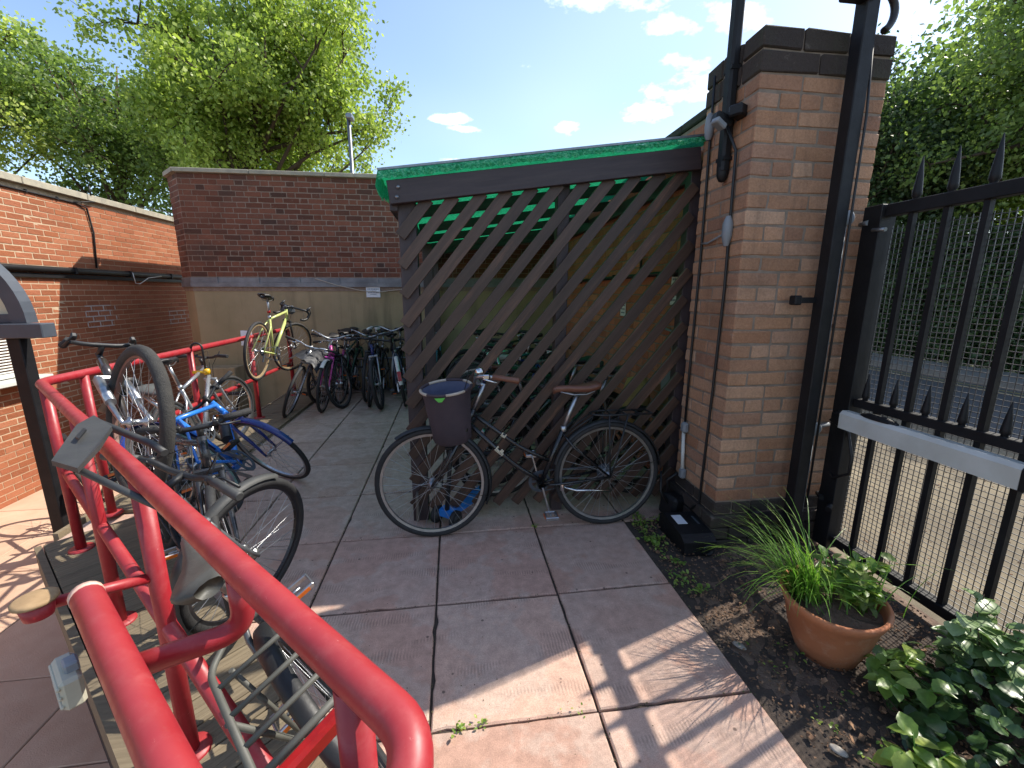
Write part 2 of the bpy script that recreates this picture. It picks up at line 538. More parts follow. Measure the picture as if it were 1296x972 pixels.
# shared piece meshes (bricks, slabs, ...)
PIECES = {}
def piece_mesh(name, size, mat, ch, variant=0):
    key = (name, tuple(round(x, 4) for x in size), mat.name, variant)
    if key not in PIECES:
        b = MB().box((0, 0, 0), size, None, ch)
        r = random.Random(hash(key[1]) + variant)
        j = ch * 0.55
        b.v = [(x + r.uniform(-j, j), y + r.uniform(-j, j), z + r.uniform(-j, j)) for x, y, z in b.v]
        PIECES[key] = b.mesh(name, mat)
    return PIECES[key]
def piece(name, c, size, mat, parent, ch=0.004, rotz=0.0, jit=0.0015):
    me = piece_mesh(name, size, mat, ch, rng.randrange(3))
    o = link(name, me, parent)
    o.location = (c[0] + rng.uniform(-jit, jit), c[1] + rng.uniform(-jit, jit), c[2])
    o.rotation_euler = (rng.uniform(-.004, .004), rng.uniform(-.004, .004), rotz + rng.uniform(-.004, .004))
    return o
# =================================================================== setting: ground, paving, terrace, road
LOW = -0.85                                   # level of the lower terrace
g = MB(); g.quad((-500, -500, LOW - 0.06), (500, -500, LOW - 0.06), (500, 500, LOW - 0.06), (-500, 500, LOW - 0.06))
tag(g.build('ground', pm('bare ground', '#7d7462', '#655c4c', 0.8, 0.95, bump=0.4)), kind='structure')

def clip(poly, a, b, c):
    """keep the part of a convex polygon where a*x + b*y >= c"""
    out = []
    for i in range(len(poly)):
        p, q = poly[i], poly[(i + 1) % len(poly)]
        dp, dq = a * p[0] + b * p[1] - c, a * q[0] + b * q[1] - c
        if dp >= 0: out.append(p)
        if dp * dq < 0:
            k = dp / (dp - dq)
            out.append((p[0] + (q[0] - p[0]) * k, p[1] + (q[1] - p[1]) * k))
    return out
def slab_mb(poly, z, th=0.04, ch=0.005, worn=0.0):
    if worn:
        out = []
        for i in range(len(poly)):
            p, q = poly[i], poly[(i + 1) % len(poly)]
            L = math.hypot(q[0] - p[0], q[1] - p[1]); m_ = max(1, int(L / 0.05))
            nx_, ny_ = -(q[1] - p[1]) / (L or 1), (q[0] - p[0]) / (L or 1)
            for k in range(m_):
                d_ = (rng.uniform(0, worn) + (rng.uniform(.003, .009) if rng.random() < .05 else 0))
                t_ = k / m_
                out.append((p[0] + (q[0] - p[0]) * t_ + nx_ * d_, p[1] + (q[1] - p[1]) * t_ + ny_ * d_))
        poly = out
    n = len(poly)
    cx = sum(p[0] for p in poly) / n; cy = sum(p[1] for p in poly) / n
    def inset(p, k):
        d = math.hypot(p[0] - cx, p[1] - cy) or 1
        return (p[0] - (p[0] - cx) / d * k, p[1] - (p[1] - cy) / d * k)
    mb = MB()
    vs = [(p[0], p[1], z - th) for p in poly] + [(p[0], p[1], z - ch) for p in poly] + [(*inset(p, ch * 1.4), z) for p in poly]
    fs = []
    for l in (0, 1):
        for i in range(n):
            j = (i + 1) % n
            fs.append((l * n + i, l * n + j, (l + 1) * n + j, (l + 1) * n + i))
    fs.append(tuple(range(2 * n, 3 * n)))
    return mb.add(vs, fs)

DIAG = 0.20                                   # the raised court ends along x + y = DIAG and along x = EDGE_X
EDGE_X = -2.44
court = MB()
cpoly = [(EDGE_X, 7.05), (EDGE_X, DIAG - EDGE_X), (0.6, DIAG - 0.6), (0.6, -1.2), (2.14, -1.2), (2.14, 2.3), (1.75, 2.3), (1.75, 7.05)]
court.prism([(x, y, LOW - 0.05) for x, y in cpoly], (0, 0, 0.835 - LOW - 0.80))
court_o = fix_normals(court.build('paved_court', M['joint']))
tag(court_o, kind='structure')
SLX, SLY = 0.603, 0.628
for i in range(-4, 4):
    for j in range(-2, 10):
        x0, y0 = -0.12 + SLX * i, 1.225 + SLY * j
        x1, y1 = x0 + SLX, y0 + SLY
        if x0 > 1.6 or y0 > 6.88: continue
        if y0 < 2.4 and x0 > 1.0: continue
        g_ = 0.0042
        x1c = min(x1, 1.61); y1c = min(y1, 6.89)
        poly = [(x0 + g_, y0 + g_), (x1c - g_, y0 + g_), (x1c - g_, y1c - g_), (x0 + g_, y1c - g_)]
        if x0 > 1.0 and y0 > 2.3:
            pass
        poly = clip(poly, 1, 1, DIAG + 0.005)
        if len(poly) >= 3: poly = clip(poly, 1, 0, EDGE_X + 0.005)
        if len(poly) < 3: continue
        if abs(sum(poly[k][0] * poly[(k + 1) % len(poly)][1] - poly[(k + 1) % len(poly)][0] * poly[k][1] for k in range(len(poly)))) < 0.004: continue
        if poly[0][1] < -1.15 : continue
        cx = sum(p[0] for p in poly) / len(poly); cy = sum(p[1] for p in poly) / len(poly)
        z = rng.uniform(-0.0025, 0.0015)
        mb = slab_mb([(p[0] - cx, p[1] - cy) for p in poly], 0.0, worn=0.0022)
        o = mb.build('paving_slab', M['slab'], court_o)
        o.location = (cx, cy, z)
        o.rotation_euler = (rng.uniform(-.0015, .0015), rng.uniform(-.0015, .0015), 0)

# moss, grit and dead leaf bits caught in the joints
jm = MB()
def bit(x, y, s_):
    jm.box((x, y, 0.0005), (s_ * 1.4, s_, s_ * .5), Euler((rng.uniform(-.5, .5), rng.uniform(-.5, .5), rng.uniform(0, 6.3))).to_matrix())
for k in range(2600):
    if k % 2:
        x = -0.12 + SLX * rng.randint(-3, 2) + rng.gauss(0, .004); y = rng.uniform(0.6, 6.5)
    else:
        y = 1.225 + SLY * rng.randint(-1, 8) + rng.gauss(0, .004); x = rng.uniform(-2.2, 1.08)
    if x + y < .8 or x < -1.9: continue
    bit(x, y, rng.uniform(.001, .0042))
for k in range(500):
    bit(rng.uniform(-.6, 1.08), rng.uniform(.7, 3.2), rng.uniform(.0008, .003))
tag(jm.build('joint_moss', pm('moss and grit', '#4b5230', '#5a4a38', 7, 0.95, rnd=.4)), kind='stuff')

# lower terrace to the left, sunlit pale slabs
M['terrace'] = pm('pale pink terrace paving', '#b9977e', '#c6a78e', 3.5, 0.92, bump=0.35, bscale=150, rnd=0.07)
terr = MB(); terr.box((-4.6, 4.0, LOW - 0.045), (9.0, 16.0, 0.03))
terr_o = tag(terr.build('terrace', M['joint']), kind='structure')
TX, TY = 0.9, 0.6
for i in range(-4, 6):
    for j in range(-2, 14):
        x0, y0 = -5.0 + TX * i * 1.0, 0.2 + TY * j
        x1 = x0 + TX
        if x0 < -5.02 or x1 > -0.3: continue
        poly = [(x0 + .004, y0 + .004), (x1 - .004, y0 + .004), (x1 - .004, y0 + TY - .004), (x0 + .004, y0 + TY - .004)]
        if y0 + x0 > 1.2 and x0 > -2.5: continue
        cx, cy = x0 + TX / 2, y0 + TY / 2
        o = slab_mb([(p[0] - cx, p[1] - cy) for p in poly], 0.0, 0.03).build('paving_slab', M['terrace'], terr_o)
        o.location = (cx, cy, LOW + rng.uniform(-.002, .002))

# timber decking strip along the railings
deck = thing('timber_deck', 'weathered timber decking strip along the edge of the court under the red railings', 'decking', (0, 0, 0))
def board_at(p, q, w):
    p, q = Vector(p), Vector(q)
    L = (q - p).length
    mb = MB(); mb.box((0, 0, 0), (L, w, 0.026), None, 0.004)
    for k in (-0.3, -0.1, 0.1, 0.3): mb.box((0, k * w, 0.0132), (L * 0.995, 0.004, 0.0012))
    o = mb.build('board', M['deck'], deck)
    o.location = (p + q) / 2
    o.rotation_euler = (0, 0, math.atan2(q.y - p.y, q.x - p.x) + rng.uniform(-.004, .004))
s2 = math.sqrt(0.5)
BW = 0.118
nb = int(4.55 / (BW + 0.006))
for k in range(nb):
    t_ = 0.06 + k * (BW + 0.006)
    c0 = Vector((EDGE_X + 0.02 + t_ * s2, DIAG - EDGE_X - 0.02 - t_ * s2, 0.019))
    wd = 0.44
    if c0.x > 0.45: break
    board_at(c0, c0 + Vector((s2, s2, 0)) * wd, BW)
for k in range(33):
    y = 3.08 + k * (BW + 0.006)
    if y > 6.85: break
    x1 = -1.93
    board_at((EDGE_X + 0.01, y, 0.019), (x1, y, 0.019), BW)
# the timber edging board that closes the deck on its outer side
eb = MB(); eb.bar((EDGE_X + 0.0, DIAG - EDGE_X - 0.03, -0.06), (0.55, DIAG - 0.58, -0.06), 0.03, 0.18)
eb.box((EDGE_X - 0.02, 4.85, -0.06), (0.03, 4.2, 0.18))
eb.build('edge_board', M['deck'], deck)

# planting bed
bed_bm = MB()
NXB, NYB = 46, 120
gx0, gx1, gy0, gy1 = 1.085, 2.20, -1.2, 2.60
vs = []; fs = []
for j in range(NYB + 1):
    for i in range(NXB + 1):
        x = gx0 + (gx1 - gx0) * i / NXB; y = gy0 + (gy1 - gy0) * j / NYB
        e = min(i, NXB - i, 6) / 6
        z = -0.022 + e * (0.012 * math.sin(5.1 * x + 2) * math.cos(4.3 * y) + rng.uniform(-0.006, 0.012))
        vs.append((x, y, z))
for j in range(NYB):
    for i in range(NXB):
        a = j * (NXB + 1) + i
        fs.append((a, a + 1, a + NXB + 2, a + NXB + 1))
bed_bm.add(vs, fs, True)
tag(bed_bm.build('planting_bed', M['soil']), kind='structure')
M['chips'] = pm('dry leaf litter', '#8a6a50', '#4f3e31', 30, 0.95, rnd=0.55)
lit = MB()
for k in range(5200):
    x = rng.uniform(1.11, 2.15); y = rng.uniform(0.2, 2.5)
    if x > 1.45 and y > 2.14: continue
    s_ = rng.uniform(0.002, 0.0075) * (1.0 if rng.random() < .92 else 2.2)
    a = rng.uniform(0, 6.28); t1 = rng.uniform(-.6, .6); t2 = rng.uniform(-.6, .6)
    rot = Euler((t1, t2, a)).to_matrix()
    lit.box((x, y, 0.002 + rng.uniform(-.004, .01)), (s_ * 1.7, s_, 0.003 if rng.random() < .7 else s_ * .7), rot)
tag(lit.build('leaf_litter', M['chips']), kind='stuff')
M['pebble'] = pm('pale pebbles', '#9a938a', '#7b756c', 30, 0.9, rnd=0.25)
for (x, y, s_, lab) in ((1.215, 0.98, 0.028, 'pale oval pebble on the soil below the terracotta pot, nearest the paving'), (1.17, 1.42, 0.03, 'pale flat pebble on the soil in front of the black box'),
                   (1.36, 0.93, 0.02, 'small grey pebble on the soil between pot and ivy')):
    mb = MB(); mb.lathe((0, 0, 0), [(0.002, -0.4), (0.7, -0.3), (1.0, 0.0), (0.72, 0.36), (0.01, 0.45)], 12)
    o = tag(mb.build('pebble', M['pebble']), lab, 'pebble', 'pebbles on the soil')
    o.scale = (s_ * .6, s_, s_ * .5); o.location = (x, y, 0.008); o.rotation_euler = (0, 0, 0.6)

# outside the gate: forecourt, road, verge
def sheet(name, x0, x1, y0, y1, z, m, th=0.03):
    o = MB().box(((x0 + x1) / 2, (y0 + y1) / 2, z - th / 2), (x1 - x0, y1 - y0, th)).build(name, m)
    return tag(o, kind='structure')
M['forecourt'] = pm('sandy worn concrete', '#5f5647', '#80755f', 1.7, 0.95, bump=0.5, bscale=160)
def asphalt():
    m = bpy.data.materials.new('grey asphalt'); t = NT(m); p = t.pos()
    col = t.ramp(t.noise(p, 150, 4, 0.8), [(0.3, (0.045, 0.045, 0.048)), (0.75, (0.11, 0.108, 0.105))])
    col = t.mix(t.ramp(t.noise(p, 1.2, 5), [(0.4, 0.0), (0.7, 0.4)]), col, (0.13, 0.125, 0.115))
    t.link(col, t.bsdf.inputs['Base Color']); t.bsdf.inputs['Roughness'].default_value = 0.9
    t.bump(t.noise(p, 150, 4, 0.8), 0.4, 0.004); return m
M['asphalt'] = asphalt()
sheet('verge', 1.96, 420, -420, 420, -0.16, pm('rough grass verge', '#5a5a38', '#49502e', 3, 0.95, bump=0.5), 0.8)
sheet('forecourt', 2.0, 5.3, -14, 40, -0.03, M['forecourt'], 0.13)
sheet('road', 5.3, 9.2, -60, 90, -0.12, M['asphalt'], 0.04)
sheet('far_pavement', 9.36, 10.4, -60, 90, 0.0, pm('grey pavement', '#77736c', '#86817a', 4, 0.9, bump=0.3), 0.16)
sheet('kerb', 9.22, 9.36, -60, 90, 0.0, pm('granite kerb', '#8a8680', '#77736d', 30, 0.9), 0.16)
M['yellow_line'] = pm('worn yellow road paint', '#8f8250', '#6f6a52', 14, 0.85)
for x in (8.75, 8.98):
    tag(sheet('road_marking', x, x + 0.09, -60, 90, -0.116, M['yellow_line'], 0.003), kind='structure')
tag(sheet('road_marking', 5.75, 5.84, -60, 90, -0.116, M['yellow_line'], 0.003), kind='structure')
# loose grit on the forecourt
grit = MB()
for k in range(2200):
    x = rng.uniform(2.25, 5.2); y = rng.uniform(0.4, 4.2); s_ = rng.uniform(.002, .008)
    grit.box((x, y, -0.03 + s_ * .2), (s_ * 1.5, s_, s_ * .5), Euler((0, 0, rng.uniform(0, 6.3))).to_matrix())
tag(grit.build('grit', M['chips']), kind='stuff')

# =================================================================== brick walls
def lay_bricks(parent, o, u, n, length, z0, rows, course, mod, bond, mat, limit, seen, depth=0.1, joint=0.010, proud=0.0):
    """courses of bricks along direction u from point o; face normal n. The 'limit' bricks that show largest are parts, the rest one stuff part"""
    u = Vector((u[0], u[1], 0)).normalized(); n = Vector((n[0], n[1], 0)).normalized()
    rz = math.atan2(u.y, u.x)
    items = []
    for r in range(rows):
        zc_ = z0 + (r + 0.5) * course
        if bond == 'stretcher': seq = [mod]; off = -(r % 2) * mod / 2
        elif bond == 'garden':
            seq = [mod, mod, mod, mod / 2]; off = -(r % 2) * mod * 1.75
        else: seq = [mod, mod / 2]; off = -(r % 2) * mod * 0.75
        x = off; k = 0
        while x < length - 0.02:
            L = seq[k % len(seq)]; k += 1
            a, b = max(x, 0), min(x + L, length)
            x += L
            if b - a < 0.03: continue
            c = Vector((o[0], o[1], 0)) + u * ((a + b) / 2) - n * (depth / 2 - proud - rng.uniform(-0.0015, 0.0015))
            items.append((c.x, c.y, zc_, b - a - joint))
    cam_p = Vector((0, 0, 1.48))
    items.sort(key=lambda t_: (0 if seen(*t_[:3]) else 1, (Vector(t_[:3]) - cam_p).length))
    size = lambda L: (round(L, 3), depth, course - joint)
    for (x, y, z, L) in items[:limit]:
        piece('brick', (x, y, z), size(L), mat, parent, 0.004, rz, 0.001)
    rest = items[limit:]
    if rest:
        mb = MB(); rot = Matrix.Rotation(rz, 3, 'Z')
        for (x, y, z, L) in rest: mb.box((x, y, z), size(L), rot)
        tag(mb.build('brickwork', mat, parent), kind='stuff')

# ---- back wall: brick above, lead flashing, cement render below, splayed left end
YB = 6.9
bw = thing('back_wall', 'dark red brick wall over stained cement render at the back of the court', 'wall', (0, 0, 0))
XC, XO = -3.70, -3.98
YO = YB + 0.30
fr = [(XC, YB), (1.95, YB), (1.95, 9.5), (XO, 9.5), (XO, YO)]
def off_poly(d):
    k = d * 0.42
    return [(XC - k, YB - d), (1.95, YB - d), (1.95, 9.5), (XO - d, 9.5), (XO - d, YO - k)]
ZF = 1.70; ZT = 3.085
core = MB(); core.prism([(x, y, ZF - 0.2) for x, y in off_poly(-0.0035)], (0, 0, ZT - ZF + 0.2))
fix_normals(core.build('mortar', M['mortar_back'], bw))
rend = MB(); rend.prism([(x, y, LOW - 0.1) for x, y in off_poly(-0.012)], (0, 0, ZF - 0.13 - LOW + 0.1))
fix_normals(rend.build('cement_render', M['render'], bw))
course_b = (ZT - ZF) / 19
lay_bricks(bw, (XC, YB), (1, 0), (0, -1), 5.3, ZF, 19, course_b, 0.225, 'flemish', M['brick_back'], 262,
           lambda x, y, z: x < -0.75 and z > 1.7)
ud = Vector((XO - XC, YO - YB, 0)); 
lay_bricks(bw, (XO, YO), (XC - XO, YB - YO), (-(YO - YB), -(XC - XO)), ud.length, ZF, 19, course_b, 0.225, 'flemish', M['brick_back'], 38,
           lambda x, y, z: True)
fl = MB()
fl.prism([(x, y, ZF - 0.075) for x, y in off_poly(0.012)], (0, 0, 0.065))
fl.prism([(x, y, ZF - 0.14) for x, y in off_poly(0.022)], (0, 0, 0.063))
for k in range(10): fl.box((XC + 0.35 + k * 0.56, YB - 0.018, ZF - 0.05), (0.02, 0.02, 0.09))
fix_normals(fl.build('lead_flashing', M['lead'], bw))
cp = MB()
xs = [XC - 0.03, -2.75, -1.75, -0.75, 0.25, 1.2, 1.97]
for k in range(6):
    a, b = xs[k], xs[k + 1]
    q = MB(); q.box(((a + b) / 2, YB + 0.14, ZT + 0.03), (b - a - 0.004, 0.36, 0.055), None, 0.006)
    q.build('coping_stone', M['coping'], bw)
q = MB(); q.prism([(XC - 0.03, YB - 0.04, ZT + 0.0025), (XC - 0.032, YB + 0.32, ZT + 0.0025), (XO - 0.04, YO + 0.3, ZT + 0.0025), (XO - 0.04, YO - 0.02, ZT + 0.0025)], (0, 0, 0.055))
fix_normals(q.build('coping_stone', M['coping'], bw))
q = MB(); q.box((XO + 0.12, 8.5, ZT + 0.03), (0.32, 1.98, 0.055), None, 0.006); q.build('coping_stone', M['coping'], bw)
# low rendered pier in front of the splayed end
lp = MB(); lp.box((-3.45, 6.74, (0.42 + LOW) / 2), (0.62, 0.28, 0.42 - LOW), None, 0.01)
tag(lp.build('low_pier', M['render']), 'low cement rendered pier behind the red railing at the wall corner', 'pier')

# ---- left wall
XL = -5.0
lw = thing('left_wall', 'long orange red brick building wall with pale coping on the left', 'wall', (0, 0, 0))
core = MB(); core.box((XL - 0.1535, 6.0, 0.95), (0.3, 11.0, 3.7)); core.build('mortar', M['mortar_left'], lw)
def seen_left(x, y, z):
    return 4.6 < y < 8.2 and -0.2 < z < 2.72 and not (4.6 < y < 5.1 and z < 1.2)
lay_bricks(lw, (XL, 11.5), (0, -1), (1, 0), 11.0, LOW - 0.02, 49, 0.0722, 0.215, 'stretcher', M['brick_left'], 300, seen_left)
for k in range(12):
    y0 = 0.55 + k * 0.93
    q = MB(); q.box((XL - 0.07, y0 + 0.465, 2.765), (0.26, 0.922, 0.085), None, 0.006); q.build('coping_stone', M['coping'], lw)
# repointed patches of pale mortar
pt = MB()
for (yc, zc2, wdt, rws) in ((6.95, 1.02, 0.46, 4), (8.75, 0.98, 0.5, 3)):
    zr0 = LOW - 0.02 + round((zc2 - LOW) / 0.0722) * 0.0722
    for r in range(rws + 1):
        pt.box((XL + 0.0015, yc + rng.uniform(-.04, .04), zr0 + r * 0.0722), (0.006, wdt, 0.016))
        if r < rws:
            for k in range(3):
                ph = (r % 2) * 0.1075
                pt.box((XL + 0.0012, yc - wdt / 2 + ph + k * 0.215, zr0 + (r + .5) * 0.0722), (0.006, 0.014, 0.056))
pt.build('repointed_mortar', M['mortar_white'], lw)
# service pipe along the wall, with saddles
zp = 1.76
sp = MB(); sp.tube([(XL + 0.045, 1.0, zp), (XL + 0.045, 10.2, zp)], 0.038, 10)
sp.box((XL + 0.02, 5.8, zp - 0.075), (0.035, 9.0, 0.05))
o = sp.build('service_pipe', M['black_steel'])
tag(o, 'black service pipe running along the orange brick wall', 'pipe')
for k in range(9):
    b = MB(); b.box((XL + 0.045, 1.6 + k * 1.0, zp), (0.085, 0.035, 0.088), None, 0.004); b.build('bracket', M['black_steel'], o)
wt = MB(); wt.tube([(XL + 0.09, 7.62, zp + .02), (XL + 0.11, 7.62, zp - 0.14), (XL + 0.1, 7.72, zp - 0.15), (XL + 0.1, 7.95, zp - 0.05), (XL + 0.09, 8.3, zp - 0.01)], 0.007, 6)
tag(wt.build('loose_cable', M['pvc_white']), 'loose white cable end hanging from the black pipe on the brick wall', 'cable')
cb = MB()
cb.tube([(XL + 0.012, 1.5, 2.665), (XL + 0.012, 4.0, 2.66), (XL + 0.012, 6.9, 2.655), (XL + 0.02, 7.06, 2.62), (XL + 0.018, 7.1, 2.3), (XL + 0.016, 7.04, 1.82)], 0.012, 6)
for k in range(12): cb.box((XL + 0.012, 2.0 + k * 0.42, 2.66), (0.024, 0.02, 0.04))
tag(cb.build('wall_cable', M['cable']), 'black cable clipped under the coping and dropping down the orange brick wall', 'cable')
hk = MB(); hk.tube([(XL + 0.06, 7.12, 2.80), (XL + 0.06, 7.12, 2.92)], 0.012, 6)
hk.tube([(XL + 0.02, 6.85, 2.66), (XL + 0.06, 7.15, 2.72), (XL - 0.3, 9.0, 2.95), (XL - 1.2, 13.0, 3.3)], 0.008, 5)
tag(hk.build('overhead_wire', M['cable']), 'thin wire leaving the wall coping towards the trees', 'wire')

# building behind the left wall window: window with blinds
win = thing('window', 'white framed window with blinds low on the left brick wall', 'window', (XL, 5.47, 0.2))
q = MB()
for (yy, zz, sy, sz) in ((-0.6, 0.95, 1.5, 0.05), (-0.6, 0.36, 1.5, 0.05), (0.13, 0.655, 0.05, 0.64), (-1.33, 0.655, 0.05, 0.64)):
    q.box((0.0, yy, zz), (0.1, sy, sz), None, 0.004)
q.build('frame', M['pvc_white'], win)
q = MB(); q.box((-0.02, -0.6, 0.655), (0.008, 1.42, 0.54)); q.build('glass', pm('window glass', '#55606a', '#4a545e', 3, 0.08), win)
for k in range(17):
    q = MB(); q.box((0.0, 0, 0), (0.024, 1.38, 0.003), Euler((0, 0.6, 0)).to_matrix()); o = q.build('blind_slat', M['pvc_white'], win); o.location = (0.015, -0.6, 0.40 + k * 0.032)
q = MB(); q.box((0.09, -0.55, 0.30), (0.24, 1.75, 0.05), None, 0.006); q.build('sill', M['pvc_white'], win)

# dark grey arched canopy at the far left
can = thing('arched_canopy', 'dark grey steel canopy with curved end frame and pale panel at far left', 'canopy', (-3.52, 4.02, LOW))
ZP = 1.97
q = MB(); q.box((0, 0, ZP / 2), (0.10, 0.10, ZP), None, 0.006); q.build('post', M['black_steel'], can)
q = MB(); q.box((-0.93, -0.04, ZP + 0.06), (2.4, 0.13, 0.115), None, 0.006); q.build('beam', M['grey_steel'], can)
outer = arc((-0.58, 0, ZP + 0.12), 0.71, 0.0, 3.14, 26, (1, 0, 0), (0, 0, 1))
inner = arc((-0.58, 0, ZP + 0.12), 0.60, 0.0, 3.14, 26, (1, 0, 0), (0, 0, 1))
q = MB()
for i in range(26):
    q.prism([outer[i] + Vector((0, -0.05, 0)), outer[i + 1] + Vector((0, -0.05, 0)), inner[i + 1] + Vector((0, -0.05, 0)), inner[i] + Vector((0, -0.05, 0))], (0, 0.1, 0))
fix_normals(q.build('arched_rib', M['grey_steel'], can))
q = MB(); q.box((-0.58, 0.0, ZP + 0.155), (1.18, 0.06, 0.07), None, 0.004); q.build('lower_rail', M['grey_steel'], can)
pn = arc((-0.58, 0, ZP + 0.19), 0.56, 0.0, math.pi, 30, (1, 0, 0), (0, 0, 1))
q = MB(); q.prism([p + Vector((0, 0.02, 0)) for p in pn], (0, 0.012, 0))
fix_normals(q.build('end_panel', pm('cream panel', '#c9c6ae', '#bdbaa2', 4, 0.6), can))

# street pole behind the back wall
lp_ = thing('lamp_column', 'thin grey pole with small camera head behind the back wall', 'pole', (-1.83, 9.2, LOW))
q = MB(); q.tube([(0, 0, 0), (0, 0, 5.52)], [0.04, 0.035], 10); q.build('column', M['galv'], lp_)
q = MB(); q.box((0.05, -0.06, 5.50), (0.10, 0.2, 0.09), None, 0.015); q.tube([(0, 0, 5.50), (0, 0, 5.58)], 0.05, 10); q.build('camera_head', M['galv'], lp_)
# white notice on the render and wire above it
nt = thing('notice', 'small white printed notice fixed high on the cement render', 'sign', (-1.19, YB - 0.006, 1.485))
q = MB(); q.box((0, 0, 0), (0.205, 0.006, 0.155), None, 0.002); q.build('board', M['paper'], nt)
q = MB()
for k, (w0, h0, dz) in enumerate(((0.17, 0.016, 0.045), (0.10, 0.010, 0.018), (0.16, 0.012, -0.008), (0.09, 0.010, -0.035))):
    n_ = 7
    for j in range(n_):
        q.box((-w0 / 2 + w0 * (j + .5) / n_, -0.0042, dz), (w0 / n_ * rng.uniform(.6, .85), 0.001, h0))
q.build('lettering', M['ink'], nt)
w_ = MB(); w_.tube([(-2.0, YB - 0.03, 1.68), (-1.7, YB - 0.03, 1.585), (-1.35, YB - 0.035, 1.505), (-1.1, YB - 0.03, 1.485), (-0.75, YB - 0.03, 1.53), (-0.5, YB - 0.03, 1.58)], 0.006, 5)
tag(w_.build('slack_wire', pm('pale wire', '#a89c8c')), 'pale slack wire drooping across the cement render', 'wire')
# =================================================================== brick gate pillar
PX0, PX1, PY0, PY1 = 1.497, 2.190, 2.152, 2.612
pil = thing('brick_pillar', 'tall salmon brick gate pillar with dark capping beside the slatted screen', 'pillar', (0, 0, 0))
core = MB(); core.box(((PX0 + PX1) / 2, (PY0 + PY1) / 2, 1.35), (PX1 - PX0 - 0.008, PY1 - PY0 - 0.008, 2.70)); core.build('mortar', M['mortar_pillar'], pil)
CP = 0.0769; MODP = 0.231; DP = 0.1155; JP = 0.010
def pbrick(x0, x1, y0, y1, z0, z1, mat, ch=0.005):
    sx, sy, sz = x1 - x0 - JP, y1 - y0 - JP, z1 - z0 - JP
    # keep faces flush at the pillar's outside: half joints only inside
    fx0 = x0 + (0 if abs(x0 - PX0) < 1e-6 or x0 < PX0 else JP / 2); fx1 = x1 - (0 if abs(x1 - PX1) < 1e-6 or x1 > PX1 else JP / 2)
    fy0 = y0 + (0 if y0 <= PY0 + 1e-6 else JP / 2); fy1 = y1 - (0 if y1 >= PY1 - 1e-6 else JP / 2)
    piece('brick', ((fx0 + fx1) / 2, (fy0 + fy1) / 2, (z0 + z1) / 2), (round(fx1 - fx0, 3), round(fy1 - fy0, 3), round(sz, 3)), mat, pil, ch, 0.0, 0.0012)
ZPL = 0.272
def ring(z0, z1, r, mat, grow=0.0):
    global PX0, PX1, PY0, PY1
    ox = (PX0, PX1, PY0, PY1)
    PX0, PX1, PY0, PY1 = PX0 - grow, PX1 + grow, PY0 - grow, PY1 + grow
    w = PX1 - PX0; d = PY1 - PY0
    if r % 2 == 0:
        n = 3; L = w / n
        for k in range(n): pbrick(PX0 + k * L, PX0 + (k + 1) * L, PY0, PY0 + DP, z0, z1, mat)
        pbrick(PX0, PX0 + DP, PY0 + DP, PY0 + DP + MODP, z0, z1, mat); pbrick(PX0, PX0 + DP, PY0 + DP + MODP, PY1, z0, z1, mat)
        pbrick(PX1 - DP, PX1, PY0 + DP, PY0 + DP + MODP, z0, z1, mat); pbrick(PX1 - DP, PX1, PY0 + DP + MODP, PY1, z0, z1, mat)
    else:
        pbrick(PX0, PX0 + DP, PY0, PY0 + MODP, z0, z1, mat); pbrick(PX0, PX0 + DP, PY0 + MODP, PY1, z0, z1, mat)
        if r % 4 == 1:
            L = (w - 2 * DP) / 2
            for k in range(2): pbrick(PX0 + DP + k * L, PX0 + DP + (k + 1) * L, PY0, PY0 + DP, z0, z1, mat)
        else:
            L = (w - 2 * DP) / 4
            for a, b in ((0, 1), (1, 2), (2, 4)): pbrick(PX0 + DP + a * L, PX0 + DP + b * L, PY0, PY0 + DP, z0, z1, mat)
        pbrick(PX1 - DP, PX1, PY0, PY0 + MODP, z0, z1, mat); pbrick(PX1 - DP, PX1, PY0 + MODP, PY1, z0, z1, mat)
    PX0, PX1, PY0, PY1 = ox
for r in range(4): ring(-0.04 + r * 0.078, -0.04 + (r + 1) * 0.078, r, M['brick_dark'], 0.026 if r < 3 else 0.006)
NR = 29; cz = (2.515 - ZPL) / NR
for r in range(NR): ring(ZPL + r * cz, ZPL + (r + 1) * cz, r, M['brick_pillar'])
for r in range(2):
    z0 = 2.515 + r * 0.101; z1 = z0 + 0.101
    w = PX1 - PX0
    cuts = [0, 0.30, 0.655, 1.0] if r == 1 else [0, 0.44, 0.72, 1.0]
    for a, b in zip(cuts, cuts[1:]): pbrick(PX0 + a * w - (0.008 if a == 0 else 0), PX0 + b * w + (0.008 if b == 1.0 else 0), PY0 - 0.008, PY0 + 0.15, z0, z1, M['brick_dark'], 0.006)
    for (y0, y1) in ((PY0 + 0.15, PY0 + 0.31), (PY0 + 0.31, PY1)):
        pbrick(PX0 - 0.008, PX0 + 0.34, y0, y1, z0, z1, M['brick_dark'], 0.006); pbrick(PX0 + 0.34, PX1 + 0.008, y0, y1, z0, z1, M['brick_dark'], 0.006)

